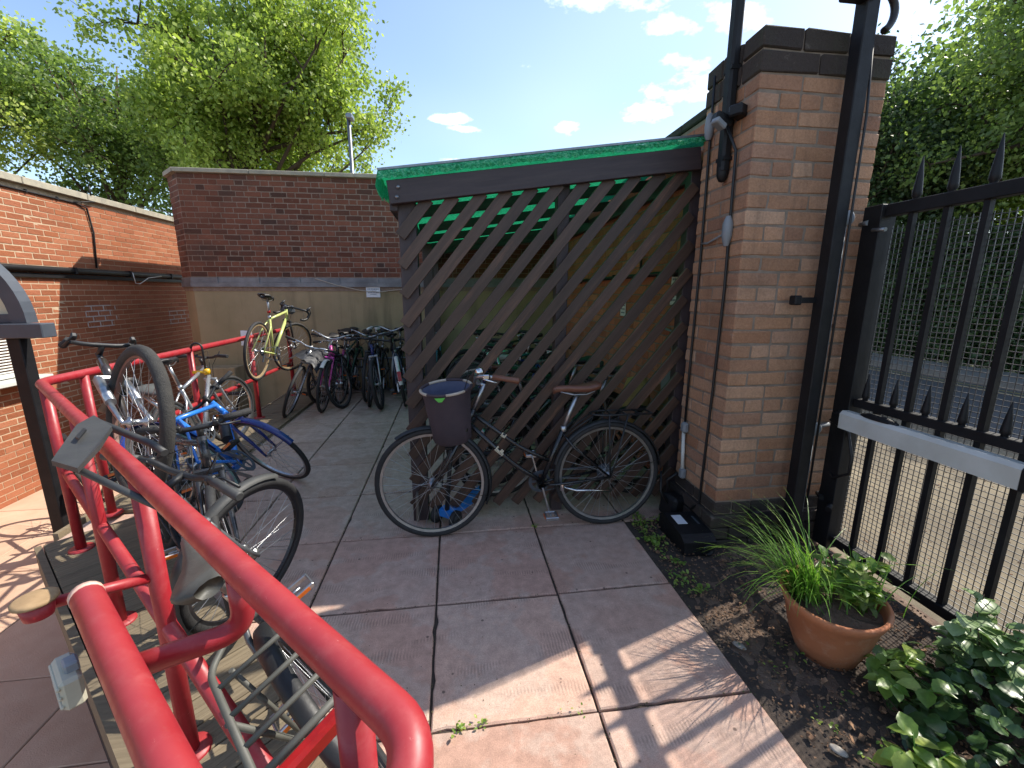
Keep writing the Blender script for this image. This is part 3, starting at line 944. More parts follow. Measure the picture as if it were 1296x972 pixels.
# =================================================================== boundary wall along the shelter
XS = 1.62
bnd = thing('boundary_wall', 'buff brick boundary wall behind the slatted bike shelter', 'wall', (0, 0, 0))
core = MB(); core.box((XS + 0.1645, (2.62 + YB) / 2 , 1.28), (0.32, YB - 2.62 - 0.02, 2.56)); core.build('mortar', M['mortar_pillar'], bnd)
lay_bricks(bnd, (XS, YB - 0.02), (0, -1), (-1, 0), YB - 2.65, 0.0, 33, 0.0769, 0.231, 'stretcher', M['brick_inner'], 300,
           lambda x, y, z: 0.4 < z < 2.3 and y < 5.2)
for k in range(9):
    q = MB(); q.box((XS + 0.165, 2.63 + 0.2355 + k * 0.471, 2.59), (0.36, 0.466, 0.055), None, 0.008); q.build('coping_stone', M['brick_dark'], bnd)
# pipe and clips along that wall, notices
q = MB(); q.tube([(XS - 0.03, 2.7, 1.62), (XS - 0.03, 6.8, 1.62)], 0.018, 8)
for y in (3.0, 3.6, 4.2, 4.8, 5.4): q.box((XS - 0.025, y, 1.62), (0.05, 0.03, 0.06))
q.tube([(XS - 0.03, 3.6, 1.62), (XS - 0.03, 3.6, 1.78), (XS - 0.06, 3.66, 1.83)], 0.012, 6)
tag(q.build('wall_conduit', M['cable']), 'black conduit clipped along the boundary wall inside the shelter', 'pipe')
for (y, z, w0, h0, lab) in ((3.02, 1.50, 0.15, 0.22, 'white printed notice on the wall inside the shelter, nearer the pillar'),
                            (4.0, 1.36, 0.12, 0.20, 'small white notice on the wall inside the shelter, farther from the pillar')):
    n_ = thing('notice', lab, 'sign', (XS - 0.006, y, z))
    q = MB(); q.box((0, 0, 0), (0.005, w0, h0), None, 0.0015); q.build('board', M['paper'], n_)
    q = MB()
    for k in range(5):
        for j in range(4): q.box((-0.0035, -w0 * .38 + w0 * .76 * (j + .5) / 4, h0 * .34 - k * h0 * .17), (0.001, w0 * .15, h0 * .06))
    q.build('lettering', M['ink'], n_)
dv = MB(); dv.box((XS - 0.035, 2.95, 0.85), (0.07, 0.16, 0.20), None, 0.01); dv.tube([(XS - 0.035, 2.95, 0.95), (XS - 0.035, 2.95, 1.2), (XS - .03, 3.2, 1.22)], 0.01, 6)
tag(dv.build('junction_box', M['conduit']), 'grey electrical box on the wall inside the shelter behind the screen', 'box')

# =================================================================== lean-to bike shelter
YT = 2.644
def roofz(x): return 2.085 + 0.134 * (x + 0.30)
sh = thing('bike_shelter', 'dark timber bike shelter with diagonal slatted screen and green roof', 'shelter', (0, 0, 0))
def part_bar(name, a, b, w, h, mat, up=(0, 0, 1), ch=0.003, parent=None):
    """bar as a part with its own local frame (so wood grain follows it)"""
    a, b = Vector(a), Vector(b); d = b - a; L = d.length; x = d / L
    y = Vector(up).cross(x)
    if y.length < 1e-5: y = Vector((0, 1, 0)).cross(x)
    y.normalize(); z = x.cross(y)
    mb = MB().box((0, 0, 0), (L, w, h), None, ch)
    o = mb.build(name, mat, parent or sh)
    mtx = Matrix((x, y, z)).transposed().to_4x4(); mtx.translation = (a + b) / 2
    o.matrix_local = mtx
    return o
# posts
for (x, y, top) in ((-0.245, YT + 0.07, 1.99), (-0.245, 4.7, 1.97), (-0.245, 6.75, 1.97)):
    part_bar('post', (x, y, 0.0), (x, y, top), 0.10, 0.10, M['beam'], (0, 1, 0))
part_bar('post', (0.675, YT + 0.075, 0.0), (0.675, YT + 0.075, 2.12), 0.075, 0.075, M['beam'], (0, 1, 0))
part_bar('post', (1.50, YT + 0.05, 0.0), (1.50, YT + 0.05, 2.22), 0.075, 0.075, M['beam'], (0, 1, 0))
# front beam follows the slope
zb = lambda x: roofz(x) - 0.062
bm_ = part_bar('front_beam', (-0.335, YT - 0.022, zb(-0.335)), (1.485, YT - 0.022, zb(1.485)), 0.045, 0.124, M['beam'], (0, 0, 1))
for (dx, dz) in ((-0.86, 0.02), (-0.875, -0.03)):
    q = MB(); q.lathe((0, 0, 0), [(0.001, -0.008), (0.009, -0.006), (0.011, 0.0), (0.011, 0.004)], 10, 'y', rot=None)
    o = q.build('bolt', M['galv'], bm_); o.location = (dx, -0.026, dz)
part_bar('side_beam', (-0.315, YT + 0.003, 1.995), (-0.315, 6.86, 1.995), 0.045, 0.13, M['beam'])
part_bar('wall_plate', (1.59, YT + 0.1, 2.24), (1.59, 6.86, 2.24), 0.05, 0.10, M['beam'])
for k in range(6):
    y = YT + 0.80 + k * 0.80
    if y > 6.85: break
    part_bar('rafter', (-0.285, y, roofz(-0.285) - 0.034), (1.56, y, roofz(1.56) - 0.034), 0.045, 0.075, M['beam'])
# diagonal slats
SL = 1.22; SPC = 0.137
th = math.atan(SL); n_sl = 0
x_off = -0.222 - 1.37 / SL - SPC * 6
for k in range(34):
    xb = x_off + SPC * k                       # where the slat's axis would meet z = 0
    pts = []
    z0 = 0.10; x0 = xb + z0 / SL
    if x0 < -0.285: x0 = -0.285; z0 = (x0 - xb) * SL
    x1 = 1.485; z1 = (x1 - xb) * SL
    ztop = lambda x: zb(x) - 0.05
    if z1 > ztop(x1):
        # meet the beam
        # (x-xb)*SL = ztop(x)
        a0 = ztop(0.0); s0 = ztop(1.0) - a0
        x1 = (a0 + xb * SL) / (SL - s0); z1 = (x1 - xb) * SL
    if x1 - x0 < 0.05 or z1 < z0: continue
    yj = rng.uniform(-.005, .005)
    jt = rng.uniform(-.008, .008)
    part_bar('slat', (x0 + jt, YT + 0.003 + yj, z0), (x1 + jt + rng.uniform(-.007, .007), YT + 0.003 + yj + rng.uniform(-.004, .004), z1), 0.022, 0.064 + rng.uniform(-.004, .004), M['slat'], (0, 0, 1), 0.002)
# kick board low on the screen, end board
part_bar('end_board', (-0.262, YT - 0.014, 0.03), (-0.262, YT - 0.014, 0.21), 0.018, 0.075, pm('grey worn timber', '#6b6459', '#57514a', 14, 0.8), (0, 1, 0))

# green roof sheet: knitted green mesh over translucent sheet
def green_mat(cs=('#0e6b48', '#1aa36c', '#4fd09a'), tf=0.32, holes=0.0):
    m = bpy.data.materials.new('emerald green mesh sheet'); t = NT(m); p = t.pos()
    mp = t.add('ShaderNodeMapping'); mp.inputs['Scale'].default_value = (1.0, 2.6, 2.0); t.link(p, mp.inputs[0])
    f = t.noise(mp.outputs[0], 55, 5, 0.8)
    col = t.ramp(f, [(0.36, lin(cs[0])), (0.5, lin(cs[1])), (0.66, lin(cs[2]))])
    t.link(col, t.bsdf.inputs['Base Color']); t.bsdf.inputs['Roughness'].default_value = 0.5
    tr = t.add('ShaderNodeBsdfTranslucent'); t.link(col, tr.inputs['Color'])
    mx = t.add('ShaderNodeMixShader'); mx.inputs[0].default_value = tf
    t.link(t.bsdf.outputs[0], mx.inputs[1]); t.link(tr.outputs[0], mx.inputs[2]); t.link(mx.outputs[0], t.out.inputs['Surface'])
    if holes:
        tp = t.add('ShaderNodeBsdfTransparent'); m2 = t.add('ShaderNodeMixShader')
        t.link(t.ramp(t.noise(p, 130, 4, 0.8), [(0.60, 0.0), (0.63, 1.0)]), m2.inputs[0]); t.link(mx.outputs[0], m2.inputs[1]); t.link(tp.outputs[0], m2.inputs[2]); t.link(m2.outputs[0], t.out.inputs['Surface'])
    t.bump(f, 0.6, 0.006)
    return m
M['green'] = green_mat()
M['green_lit_edge'] = green_mat((('#0f7a54'), ('#3ccf96'), ('#a8f5d2')), 0.6, 0.35)  # brighter copy of the roof mesh, glow of sun through it painted in
q = MB(); NXR, NYR = 60, 90
vs = []; fs = []
xr0, xr1, yr0, yr1 = -0.385, 1.60, YT - 0.052, 6.86
for j in range(NYR + 1):
    for i in range(NXR + 1):
        x = xr0 + (xr1 - xr0) * i / NXR; y = yr0 + (yr1 - yr0) * j / NYR
        if i == 0: x += rng.uniform(-0.035, 0.02)
        if j == 0: y += rng.uniform(-0.012, 0.004)
        z = roofz(x) + 0.048 + 0.006 * math.sin(y * 41) + 0.004 * math.sin(x * 23 + y * 9) + rng.uniform(-.002, .002)
        vs.append((x, y, z))
for j in range(NYR):
    for i in range(NXR):
        a = j * (NXR + 1) + i; fs.append((a, a + 1, a + NXR + 2, a + NXR + 1))
q.add(vs, fs, True)
q.build('roof_sheet', M['green'], sh)
# folded front edge of the mesh, ragged
q = MB(); N = 150; vs = []; fs = []
for i in range(N + 1):
    x = xr0 + (xr1 - 0.10 - xr0) * i / N
    hgt = 0.030 - 0.012 * i / N
    for (dy, dz) in ((0.002, 0.006 + rng.uniform(-.003, .004)), (-0.006, 0.006), (-0.010 + rng.uniform(-.004, .004), -hgt * .4), (-0.006 + rng.uniform(-.006, .006), -hgt - rng.uniform(0, .012))):
        vs.append((x, yr0 + dy, roofz(x) + 0.042 + dz))
for i in range(N):
    for k in range(3): fs.append((i * 4 + k, (i + 1) * 4 + k, (i + 1) * 4 + k + 1, i * 4 + k + 1))
q.add(vs, fs, False)
q.build('mesh_fringe', M['green_lit_edge'], sh)
# the same mesh hangs ragged down the open side
q = MB(); N = 160; vs = []; fs = []
for i in range(N + 1):
    y = yr0 + (yr1 - yr0) * i / N
    hgt = (0.10 if i < 6 else 0.06) + rng.uniform(0, .035)
    for (dx, dz) in ((0.0, 0.016), (-0.012 + rng.uniform(-.01, .006), -hgt * .5), (0.006 + rng.uniform(-.012, .012), -hgt)):
        vs.append((xr0 + dx, y, roofz(xr0) + 0.036 + dz))
for i in range(N):
    for k in range(2): fs.append((i * 3 + k, (i + 1) * 3 + k, (i + 1) * 3 + k + 1, i * 3 + k + 1))
q.add(vs, fs, False)
q.build('mesh_fringe', M['green'], sh)
q = MB(); q.bar((xr0, yr0 + 0.012, roofz(xr0) + 0.058), (xr1 - 0.1, yr0 + 0.012, roofz(xr1 - 0.1) + 0.058), 0.03, 0.012)
q.build('edge_strip', M['galv'], sh)

# =================================================================== fittings on the pillar
col = thing('steel_column', 'black square steel column standing against the pillar front with a swan neck top', 'pole', (1.925, 2.055, 0.0))
q = MB(); q.box((0, 0, 1.95), (0.068, 0.068, 3.9), None, 0.004); q.build('column', M['black_steel'], col)
q = MB(); q.box((-0.09, 0.03, 1.44), (0.12, 0.03, 0.03)); q.box((-0.135, 0.035, 1.44), (0.04, 0.05, 0.05), None, 0.006); q.box((-0.13, 0.02, 0.20), (0.2, 0.03, 0.03)); q.box((-0.22, 0.03, 0.22), (0.06, 0.05, 0.05), None, 0.006)
q.build('bracket', M['black_steel'], col)
q = MB(); q.tube(arc((0.03, -0.03, 2.73), 0.085, 1.75, -1.05, 14, (1, 0, 0), (0, 0, 1)), 0.016, 8)
q.tube([(0.05, 0.0, 2.70), (0.043, -0.04, 2.3), (0.044, -0.04, 1.6), (0.043, -0.04, 0.3)], 0.006, 5)
q.build('swan_neck_cable', M['cable'], col)
q = MB(); q.box((-0.07, -0.02, 2.79), (0.15, 0.07, 0.035), None, 0.008); q.build('arm', M['black_steel'], col)

lp2 = thing('sensor_mast', 'dark steel mast with rounded foot bolted to the left face of the pillar', 'pole', (1.468, 2.345, 2.06))
q = MB(); q.box((0, 0, 1.0), (0.05, 0.062, 1.9), None, 0.012); q.lathe((0, 0, 0.05), [(0.001, -0.045), (0.016, -0.04), (0.027, -0.02), (0.030, 0.0), (0.030, 0.03)], 12)
q.build('mast', M['black_steel'], lp2)
q = MB(); q.box((0.005, 0, 0.12), (0.058, 0.07, 0.02)); q.box((0.005, 0, 0.55), (0.058, 0.07, 0.02)); q.build('clamp', M['black_steel'], lp2)
fld = thing('floodlight', 'small black floodlight with clear front on the steel mast', 'light', (1.43, 2.315, 2.36))
q = MB(); q.box((0.045, -0.06, 0.02), (0.10, 0.07, 0.055), Euler((0, 0, 0.5)).to_matrix(), 0.008); q.box((-0.01, 0.0, 0.0), (0.10, 0.06, 0.05), Euler((0, 0.3, 0)).to_matrix(), 0.008); q.build('housing', M['black_steel'], fld)
q = MB(); q.box((-0.045, -0.03, -0.03), (0.07, 0.05, 0.03), Euler((0, 0.5, 0.2)).to_matrix(), 0.006); q.build('lens', M['conduit'], fld)

cb = thing('inline_cable', 'black cable with grey inline joint running down the left edge of the pillar', 'cable', (0, 0, 0))
q = MB(); q.tube([(1.486, 2.53, 2.66), (1.484, 2.525, 2.42), (1.487, 2.52, 1.7), (1.485, 2.53, 1.0), (1.482, 2.525, 0.62)], 0.008, 6); q.build('lead', M['cable'], cb)
q = MB(); q.lathe((1.475, 2.525, 2.40), [(0.012, -0.07), (0.022, -0.05), (0.026, 0), (0.022, 0.05), (0.012, 0.07)], 12); q.build('joint', M['conduit'], cb)
cb = thing('inline_cable', 'black cable with grey inline joint hanging down the middle of the pillar side face', 'cable', (0, 0, 0))
q = MB(); q.tube([(1.44, 2.30, 2.33), (1.48, 2.262, 2.2), (1.486, 2.262, 1.83), (1.484, 2.25, 1.5), (1.487, 2.27, 0.9), (1.484, 2.29, 0.2), (1.46, 2.33, 0.14)], 0.008, 6); q.build('lead', M['cable'], cb)
q = MB(); q.lathe((1.474, 2.26, 1.81), [(0.012, -0.085), (0.02, -0.06), (0.027, -0.03), (0.027, 0.03), (0.02, 0.05), (0.012, 0.07)], 12)
q.tube([(1.474, 2.30, 1.79), (1.48, 2.45, 1.76), (1.486, 2.52, 1.765)], 0.006, 6); q.build('joint', M['conduit'], cb)

cdt = thing('grey_conduit', 'grey conduit with two round junction boxes on the pillar front near the gate', 'conduit', (0, 0, 0))
q = MB(); q.tube([(2.055, PY0 - 0.014, 0.02), (2.055, PY0 - 0.014, 0.68)], 0.012, 8); q.tube([(2.055, PY0 - 0.014, 0.74), (2.055, PY0 - 0.014, 1.83)], 0.012, 8)
q.tube([(2.055, PY0 - 0.014, 0.71), (2.15, PY0 - 0.016, 0.73)], 0.012, 8); q.build('tube', M['conduit'], cdt)
for z in (0.71, 1.86):
    q = MB(); q.lathe((2.055, PY0 - 0.004, z), [(0.034, -0.002), (0.038, 0.01), (0.038, 0.03), (0.030, 0.036), (0.001, 0.037)], 16, 'y', rot=Matrix.Rotation(math.pi, 3, 'X')); q.build('junction_box', M['conduit'], cdt)
for z in (0.32, 1.30):
    q = MB(); q.box((2.055, PY0 - 0.012, z), (0.05, 0.02, 0.02)); q.build('saddle', pm('rusty saddle', '#6b4030', '#55382c'), cdt)

lv = thing('outdoor_socket_pipe', 'beige pipe with two small boxes low on the pillar beside the screen', 'pipe', (1.475, 2.50, 0.0))
q = MB(); q.tube([(0, 0.02, 0.60), (-0.005, 0.0, 0.46), (0, -0.01, 0.30)], 0.012, 8); q.build('pipe', M['pvc_white'], lv)
for z in (0.62, 0.31):
    q = MB(); q.box((0, 0.01 if z > .5 else -0.01, z), (0.04, 0.05, 0.07), None, 0.012); q.build('box', M['conduit'], lv)
tr = thing('transformer_box', 'dark weatherproof transformer box on the soil at the pillar foot', 'box', (1.42, 2.49, 0.0))
q = MB(); q.box((0, 0, 0.09), (0.12, 0.13, 0.15), Euler((0.1, 0.1, 0.4)).to_matrix(), 0.02); q.build('body', M['black_steel'], tr)
q = MB(); q.tube([(0.0, 0.03, 0.15), (-0.02, 0.06, 0.24), (0.04, 0.03, 0.3)], 0.01, 6); q.tube([(-0.05, -0.03, 0.12), (-0.1, -0.02, 0.2), (-0.08, 0.03, 0.32)], 0.008, 6); q.build('lead', M['cable'], tr)

bs = thing('bait_box', 'black plastic pest bait box with white label on the soil by the pillar', 'box', (1.375, 2.225, -0.01), -0.05)
q = MB(); q.prism([(-0.085, -0.16, 0), (0.085, -0.16, 0), (0.10, 0.16, 0), (-0.10, 0.16, 0)], (0, 0, 0.085)); fix_normals(q.build('base', M['black_steel'], bs))
q = MB()
prof = [(-0.172, 0.078), (-0.172, 0.092), (-0.12, 0.118), (0.12, 0.125), (0.168, 0.098), (0.168, 0.082)]
q.prism([(-0.098, y, z) for y, z in prof], (0.196, 0, 0)); fix_normals(q.build('lid', M['black_steel'], bs))
q = MB(); q.box((-0.035, 0.03, 0.1258), (0.06, 0.10, 0.002), Euler((0.02, 0, 0)).to_matrix()); q.build('label', M['paper'], bs)
q = MB(); q.lathe((0.05, -0.159, 0.042), [(0.030, 0.02), (0.034, 0.0), (0.034, -0.022), (0.024, -0.022), (0.024, 0.015)], 14, 'y'); q.build('entrance_tube', M['black_steel'], bs)
q = MB(); q.box((0.064, 0.02, 0.1235), (0.012, 0.09, 0.003)); q.build('key_slot', M['grey_steel'], bs)

# =================================================================== gate
XG = 2.167
gate = thing('gate', 'black steel gate with spear tops and wire mesh infill beside the brick pillar', 'gate', (XG, 2.04, 0))
GL = -1.55 - 2.04
def gp(name, c, size, ch=0.003): 
    q = MB(); q.box((0, 0, 0), size, None, ch); o = q.build(name, M['black_steel'], gate); o.location = c; return o
gp('hinge_post', (0.004, 0.015, 0.96), (0.09, 0.10, 1.90))
gp('top_rail', (0, (GL - 0.04) / 2, 1.878), (0.05, -GL - 0.04, 0.058))
gp('middle_rail', (0, (GL - 0.04) / 2, 0.895), (0.05, -GL - 0.04, 0.045))
gp('bottom_rail', (0, (GL - 0.04) / 2, 0.07), (0.05, -GL - 0.04, 0.05))
gp('end_stile', (0, GL, 0.96), (0.05, 0.05, 1.90))
bar_me = MB().box((0, 0, 0), (0.024, 0.024, 1.80)).mesh('bar', M['black_steel'])
def spear(h, r):
    q = MB(); q.lathe((0, 0, 0), [(r * .8, 0), (r * .8, h * .06), (r * 1.15, h * .1), (r * 1.1, h * .2), (r * .75, h * .55), (r * .12, h * .99), (0.0005, h)], 8)
    return q.mesh('spear_head', M['black_steel'])
spear_me = spear(0.19, 0.017); dog_me = spear(0.145, 0.015)
GB = 0.1495
for k in range(24):
    y = 1.883 - k * GB - 2.04
    if y < GL + 0.05: break
    o = link('bar', bar_me, gate); o.location = (0, y, 0.975)
    o = link('spear_head', spear_me, gate); o.location = (0, y, 1.905)
    o = link('dog_spike', dog_me, gate); o.location = (0.0, y + GB / 2, 0.917)
q = MB(); zz = 0.10
while zz < 1.80:
    q.box((0.018, (GL - 0.04) / 2, zz), (0.0028, -GL - 0.06, 0.0030)); zz += 0.0245
yy = -0.05
while yy > GL:
    q.box((0.0205, yy, 0.95), (0.0026, 0.0026, 1.71)); yy -= 0.0245
tag(q.build('wire_mesh', pm('dull galvanised wire', '#77787a', '#5a5b5c', 40, 0.4, metal=0.7), gate), kind='stuff')
q = MB(); q.tube([(-0.02, 0.09, 0.30), (-0.05, 0.03, 0.30)], 0.016, 8); q.tube([(-0.03, -0.01, 0.285), (-0.08, -0.05, 0.27)], 0.016, 8); q.build('hinge', M['black_steel'], gate)
q = MB(); q.tube([(-0.02, 0.09, 1.83), (-0.04, 0.03, 1.83)], 0.014, 8); q.tube([(-0.04, 0.0, 1.79), (-0.04, -0.07, 1.785)], 0.01, 8); q.build('hinge', M['galv'], gate)
gm = thing('gate_opener', 'off white gate opener arm with black cap bolted along the gate', 'gate opener', (XG - 0.060, 1.615, 0.80))
prof = [(-0.030, -0.046), (0.03, -0.048), (0.032, 0.036), (0.024, 0.05), (-0.018, 0.052), (-0.032, 0.034)]
q = MB(); q.prism([(x, -0.385, z) for x, z in prof], (0, 0.775, 0)); fix_normals(q.build('casing', M['pvc_white'], gm))
q = MB(); q.prism([(x * 1.04, -0.405, z * 1.04) for x, z in prof], (0, 0.018, 0)); fix_normals(q.build('end_cap', M['black_steel'], gm))
q = MB(); q.prism([(x * .8, 0.391, z * .8) for x, z in prof], (0, 0.03, 0)); fix_normals(q.build('end_cap', M['black_steel'], gm))
q = MB(); q.lathe((0, 0, 0), [(1.0, -0.01), (1.0, 0.3), (0.8, 0.7), (0.4, 0.95), (0.001, 1.0)], 16)
o = q.build('cap', M['black_steel'], gm); o.scale = (0.026, 0.10, 0.026); o.location = (0.0, 0.20, 0.050)
q = MB(); q.box((0.02, 0.42, 0.0), (0.07, 0.08, 0.05), None, 0.005); q.tube([(0.0, 0.44, -0.03), (0.05, 0.47, -0.03), (0.09, 0.50, 0.0)], 0.014, 8); q.build('pivot', M['black_steel'], gm)
cbl = MB(); cbl.tube([(XG - .07, 2.08, 0.78), (XG - 0.02, 2.0, 0.72), (XG - 0.04, 1.94, 0.60), (XG - 0.03, 1.95, 0.50), (XG - 0.05, 2.02, 0.45), (XG - 0.02, 2.10, 0.47)], 0.009, 6)
cbl.tube([(XG + 0.0, 2.12, 0.47), (XG - 0.03, 2.11, 0.3), (XG - 0.02, 2.1, 0.05)], 0.007, 6)
tag(cbl.build('flex_cable', M['cable']), 'black flexible cable looping from the gate opener to the pillar', 'cable')
# far leaf/post and fence line beyond are outside the frame
# =================================================================== red tubular railings
def smooth_path(pts, rad, n=7):
    """polyline with rounded corners"""
    pts = [Vector(p) for p in pts]
    out = [pts[0]]
    for i in range(1, len(pts) - 1):
        a, b, c = pts[i - 1], pts[i], pts[i + 1]
        u = (a - b).normalized(); v = (c - b).normalized()
        r = min(rad, (a - b).length * .45, (c - b).length * .45)
        p0, p1 = b + u * r, b + v * r
        for k in range(n + 1):
            t = k / n
            out.append(p0 * (1 - t) ** 2 + b * 2 * t * (1 - t) + p1 * t * t)
    out.append(pts[-1])
    return out
rail = thing('guard_railing', 'red tubular guard railing turning the corner of the court with scuffed gloss paint', 'railing', (-2.30, 2.68, 0.0))
RO = (-2.30, 2.68, 0.0)
ZTOP = 0.985; ZMID = 0.50
DX = Vector((0.7021, -0.7121, 0))
def dg(s): return Vector((-2.162, 2.546, 0)) + DX * s          # along the diagonal, s = 0 at the first post
END = dg(3.03)
OUT = Vector((-0.7071, -0.7071, 0))
zt = Vector((0, 0, ZTOP))
q = MB()
loop = smooth_path([(-2.30, 6.42, 0.1), (-2.30, 6.42, ZTOP), (-2.30, 2.69, ZTOP), END + zt, END + OUT * 0.185 + Vector((0, 0, 0.90)), ], 0.075, 9)
q.tube(loop, 0.0255, 18)
q.build('top_rail', M['red'], rail, RO)
q = MB(); q.tube(smooth_path([(-2.30, 6.40, ZMID), (-2.30, 2.70, ZMID), dg(2.82) + Vector((0, 0, ZMID))], 0.09, 7), 0.0215, 14)
q.build('mid_rail', M['red'], rail, RO)
posts = [dg(0.0), dg(0.915), dg(1.83), dg(2.87)] + [Vector((-2.30, y, 0)) for y in (2.98, 4.10, 5.255)]
for p in posts:
    q = MB(); q.tube([p + Vector((0, 0, 0.02)), p + Vector((0, 0, ZTOP - 0.012))], 0.0245, 14)
    q.build('post', M['red'], rail, RO)
    q = MB(); q.lathe(p + Vector((0, 0, 0.032)), [(0.02, 0.01), (0.056, 0.009), (0.058, 0.0), (0.058, -0.004)], 18); q.build('base_flange', M['red'], rail, RO)
p = Vector((-2.30, 6.42, 0)); q = MB(); q.lathe(p + Vector((0, 0, 0.032)), [(0.02, 0.01), (0.056, 0.009), (0.058, 0.0), (0.058, -0.004)], 18); q.build('base_flange', M['red'], rail, RO)

# outer handrail, parallel to the guard rail and carried from its posts
hr = thing('outer_handrail', 'thick red handrail with open pale end running below the guard railing in the near corner', 'handrail', (-0.74, 0.86, 0))
HO = (-0.74, 0.86, 0)
Hs = Vector((-0.745, 0.865, 0.885)); He = END + OUT * 0.185 + Vector((0, 0, 0.885)) 
Hd = Vector((DX.x, DX.y, 0))
q = MB(); q.tube([Hs, Hs + Hd * 1.15], 0.0265, 18, caps=False); q.build('handrail', M['red'], hr, HO)
q = MB(); q.tube([Hs - Hd * 0.004, Hs + Hd * 0.012], 0.0275, 18); q.build('end_collar', pm('worn bare end', '#d8b7a4', '#c79a88', 30, 0.5), hr, HO)
# curved bracket from the guard rail down and out to the handrail
g0 = dg(2.50) + Vector((0, 0, ZTOP - 0.02))
h0 = Vector((-0.575, 0.690, 0.855))
q = MB(); q.tube(smooth_path([g0, Vector((g0.x, g0.y, 0.855)), h0], 0.07, 8), 0.0205, 14); q.build('curved_bracket', M['red'], hr, HO)
# straight links from the posts
for s_, ln, lz in ((1.83, 0.24, 0.67), (2.87, 0.30, 0.79)):
    a = dg(s_) + Vector((0, 0, lz)); b = a + OUT * ln + Vector((0, 0, 0.05 if lz < .7 else 0))
    q = MB(); q.tube([a, b], 0.0145, 12); q.build('link', M['red'], hr, HO)
pad = thing('timber_pad', 'worn tan timber pad on the outer end of the red handrail bracket', 'pad', (0, 0, 0))
q = MB(); pc = Vector((-1.02, 1.055, 0.755))
q.lathe(pc, [(0.001, -0.008), (0.036, -0.008), (0.043, -0.004), (0.043, 0.003), (0.036, 0.006), (0.001, 0.007)], 20); q.build('top', pm('tan timber', '#a58a66', '#8b7252', 20, 0.8), pad)
q = MB(); q.lathe(pc, [(0.028, -0.045), (0.034, -0.009), (0.026, -0.0085)], 18); q.build('collar', M['red'], pad)
lb = thing('junction_box', 'ribbed off white plastic box fixed under the near red handrail', 'box', (-0.70, 0.745, 0.80), R_(45))
q = MB(); q.box((0, 0, 0), (0.03, 0.09, 0.06), None, 0.006)
for k in range(3): q.box((-0.016, 0, -0.018 + k * 0.018), (0.006, 0.085, 0.007), None, 0.002)
q.build('casing', pm('aged off white plastic', '#b8b4a2', '#a29e8c', 8, 0.6), lb)
q = MB(); q.box((0.006, -0.01, 0.036), (0.02, 0.03, 0.02), None, 0.003); q.build('clip', M['conduit'], lb)
# =================================================================== bicycles
M['tyre'] = pm('black rubber tyre', '#1d1d1e', '#29292a', 20, 0.75, bump=0.3, bscale=120)
M['tyre_tan'] = pm('tan wall rubber', '#a08a68', '#8d7858', 20, 0.75, bump=0.2)
M['tyre_grey'] = pm('dusty grey rubber', '#3b3935', '#2c2b29', 20, 0.85, bump=0.6, bscale=160)
M['alu'] = pm('brushed aluminium', '#b4b6b8', '#9b9da0', 30, 0.32, metal=0.9)
M['chrome'] = pm('chrome', '#cfd1d3', '#b9bbbe', 30, 0.15, metal=1.0)
M['rim_black'] = pm('black rim', '#1a1a1c', '#242427', 20, 0.35)
M['rim_rust'] = pm('brown dusty rim', '#7d5f54', '#6a4f47', 20, 0.55, metal=0.3)
M['black_plastic'] = pm('black plastic', '#18191a', '#212224', 12, 0.5, bump=0.1)
M['grey_plastic'] = pm('dusty dark grey plastic', '#3e3f3e', '#323333', 8, 0.6, bump=0.1, rvar=0.12)
M['rubber_grip'] = pm('black rubber grip', '#202021', '#2b2b2c', 30, 0.8, bump=0.4, bscale=200)
M['brown_leather'] = pm('brown leather', '#5d3a2b', '#6d4636', 14, 0.42, bump=0.15, bscale=90)
M['saddle_black'] = pm('black saddle cover', '#1b1b1d', '#262628', 12, 0.5, bump=0.1)
M['saddle_grey'] = pm('sun faded grey saddle cover', '#555550', '#454540', 9, 0.55, bump=0.15)
M['orange'] = pm('orange reflector', '#d06a1a', '#c05a12', 30, 0.3)
M['redlens'] = pm('red reflector', '#a31a16', '#8c1512', 30, 0.3)
M['brass'] = pm('dirty gold chain parts', '#8a7448', '#6b5a3a', 40, 0.45, metal=0.7)

def paint(name, h, h2=None, metal=0.0, rough=0.28):
    if name not in M: M[name] = pm(name, h, h2 or h, 10, rough, metal=metal, coat=0.3, rvar=0.08)
    return M[name]

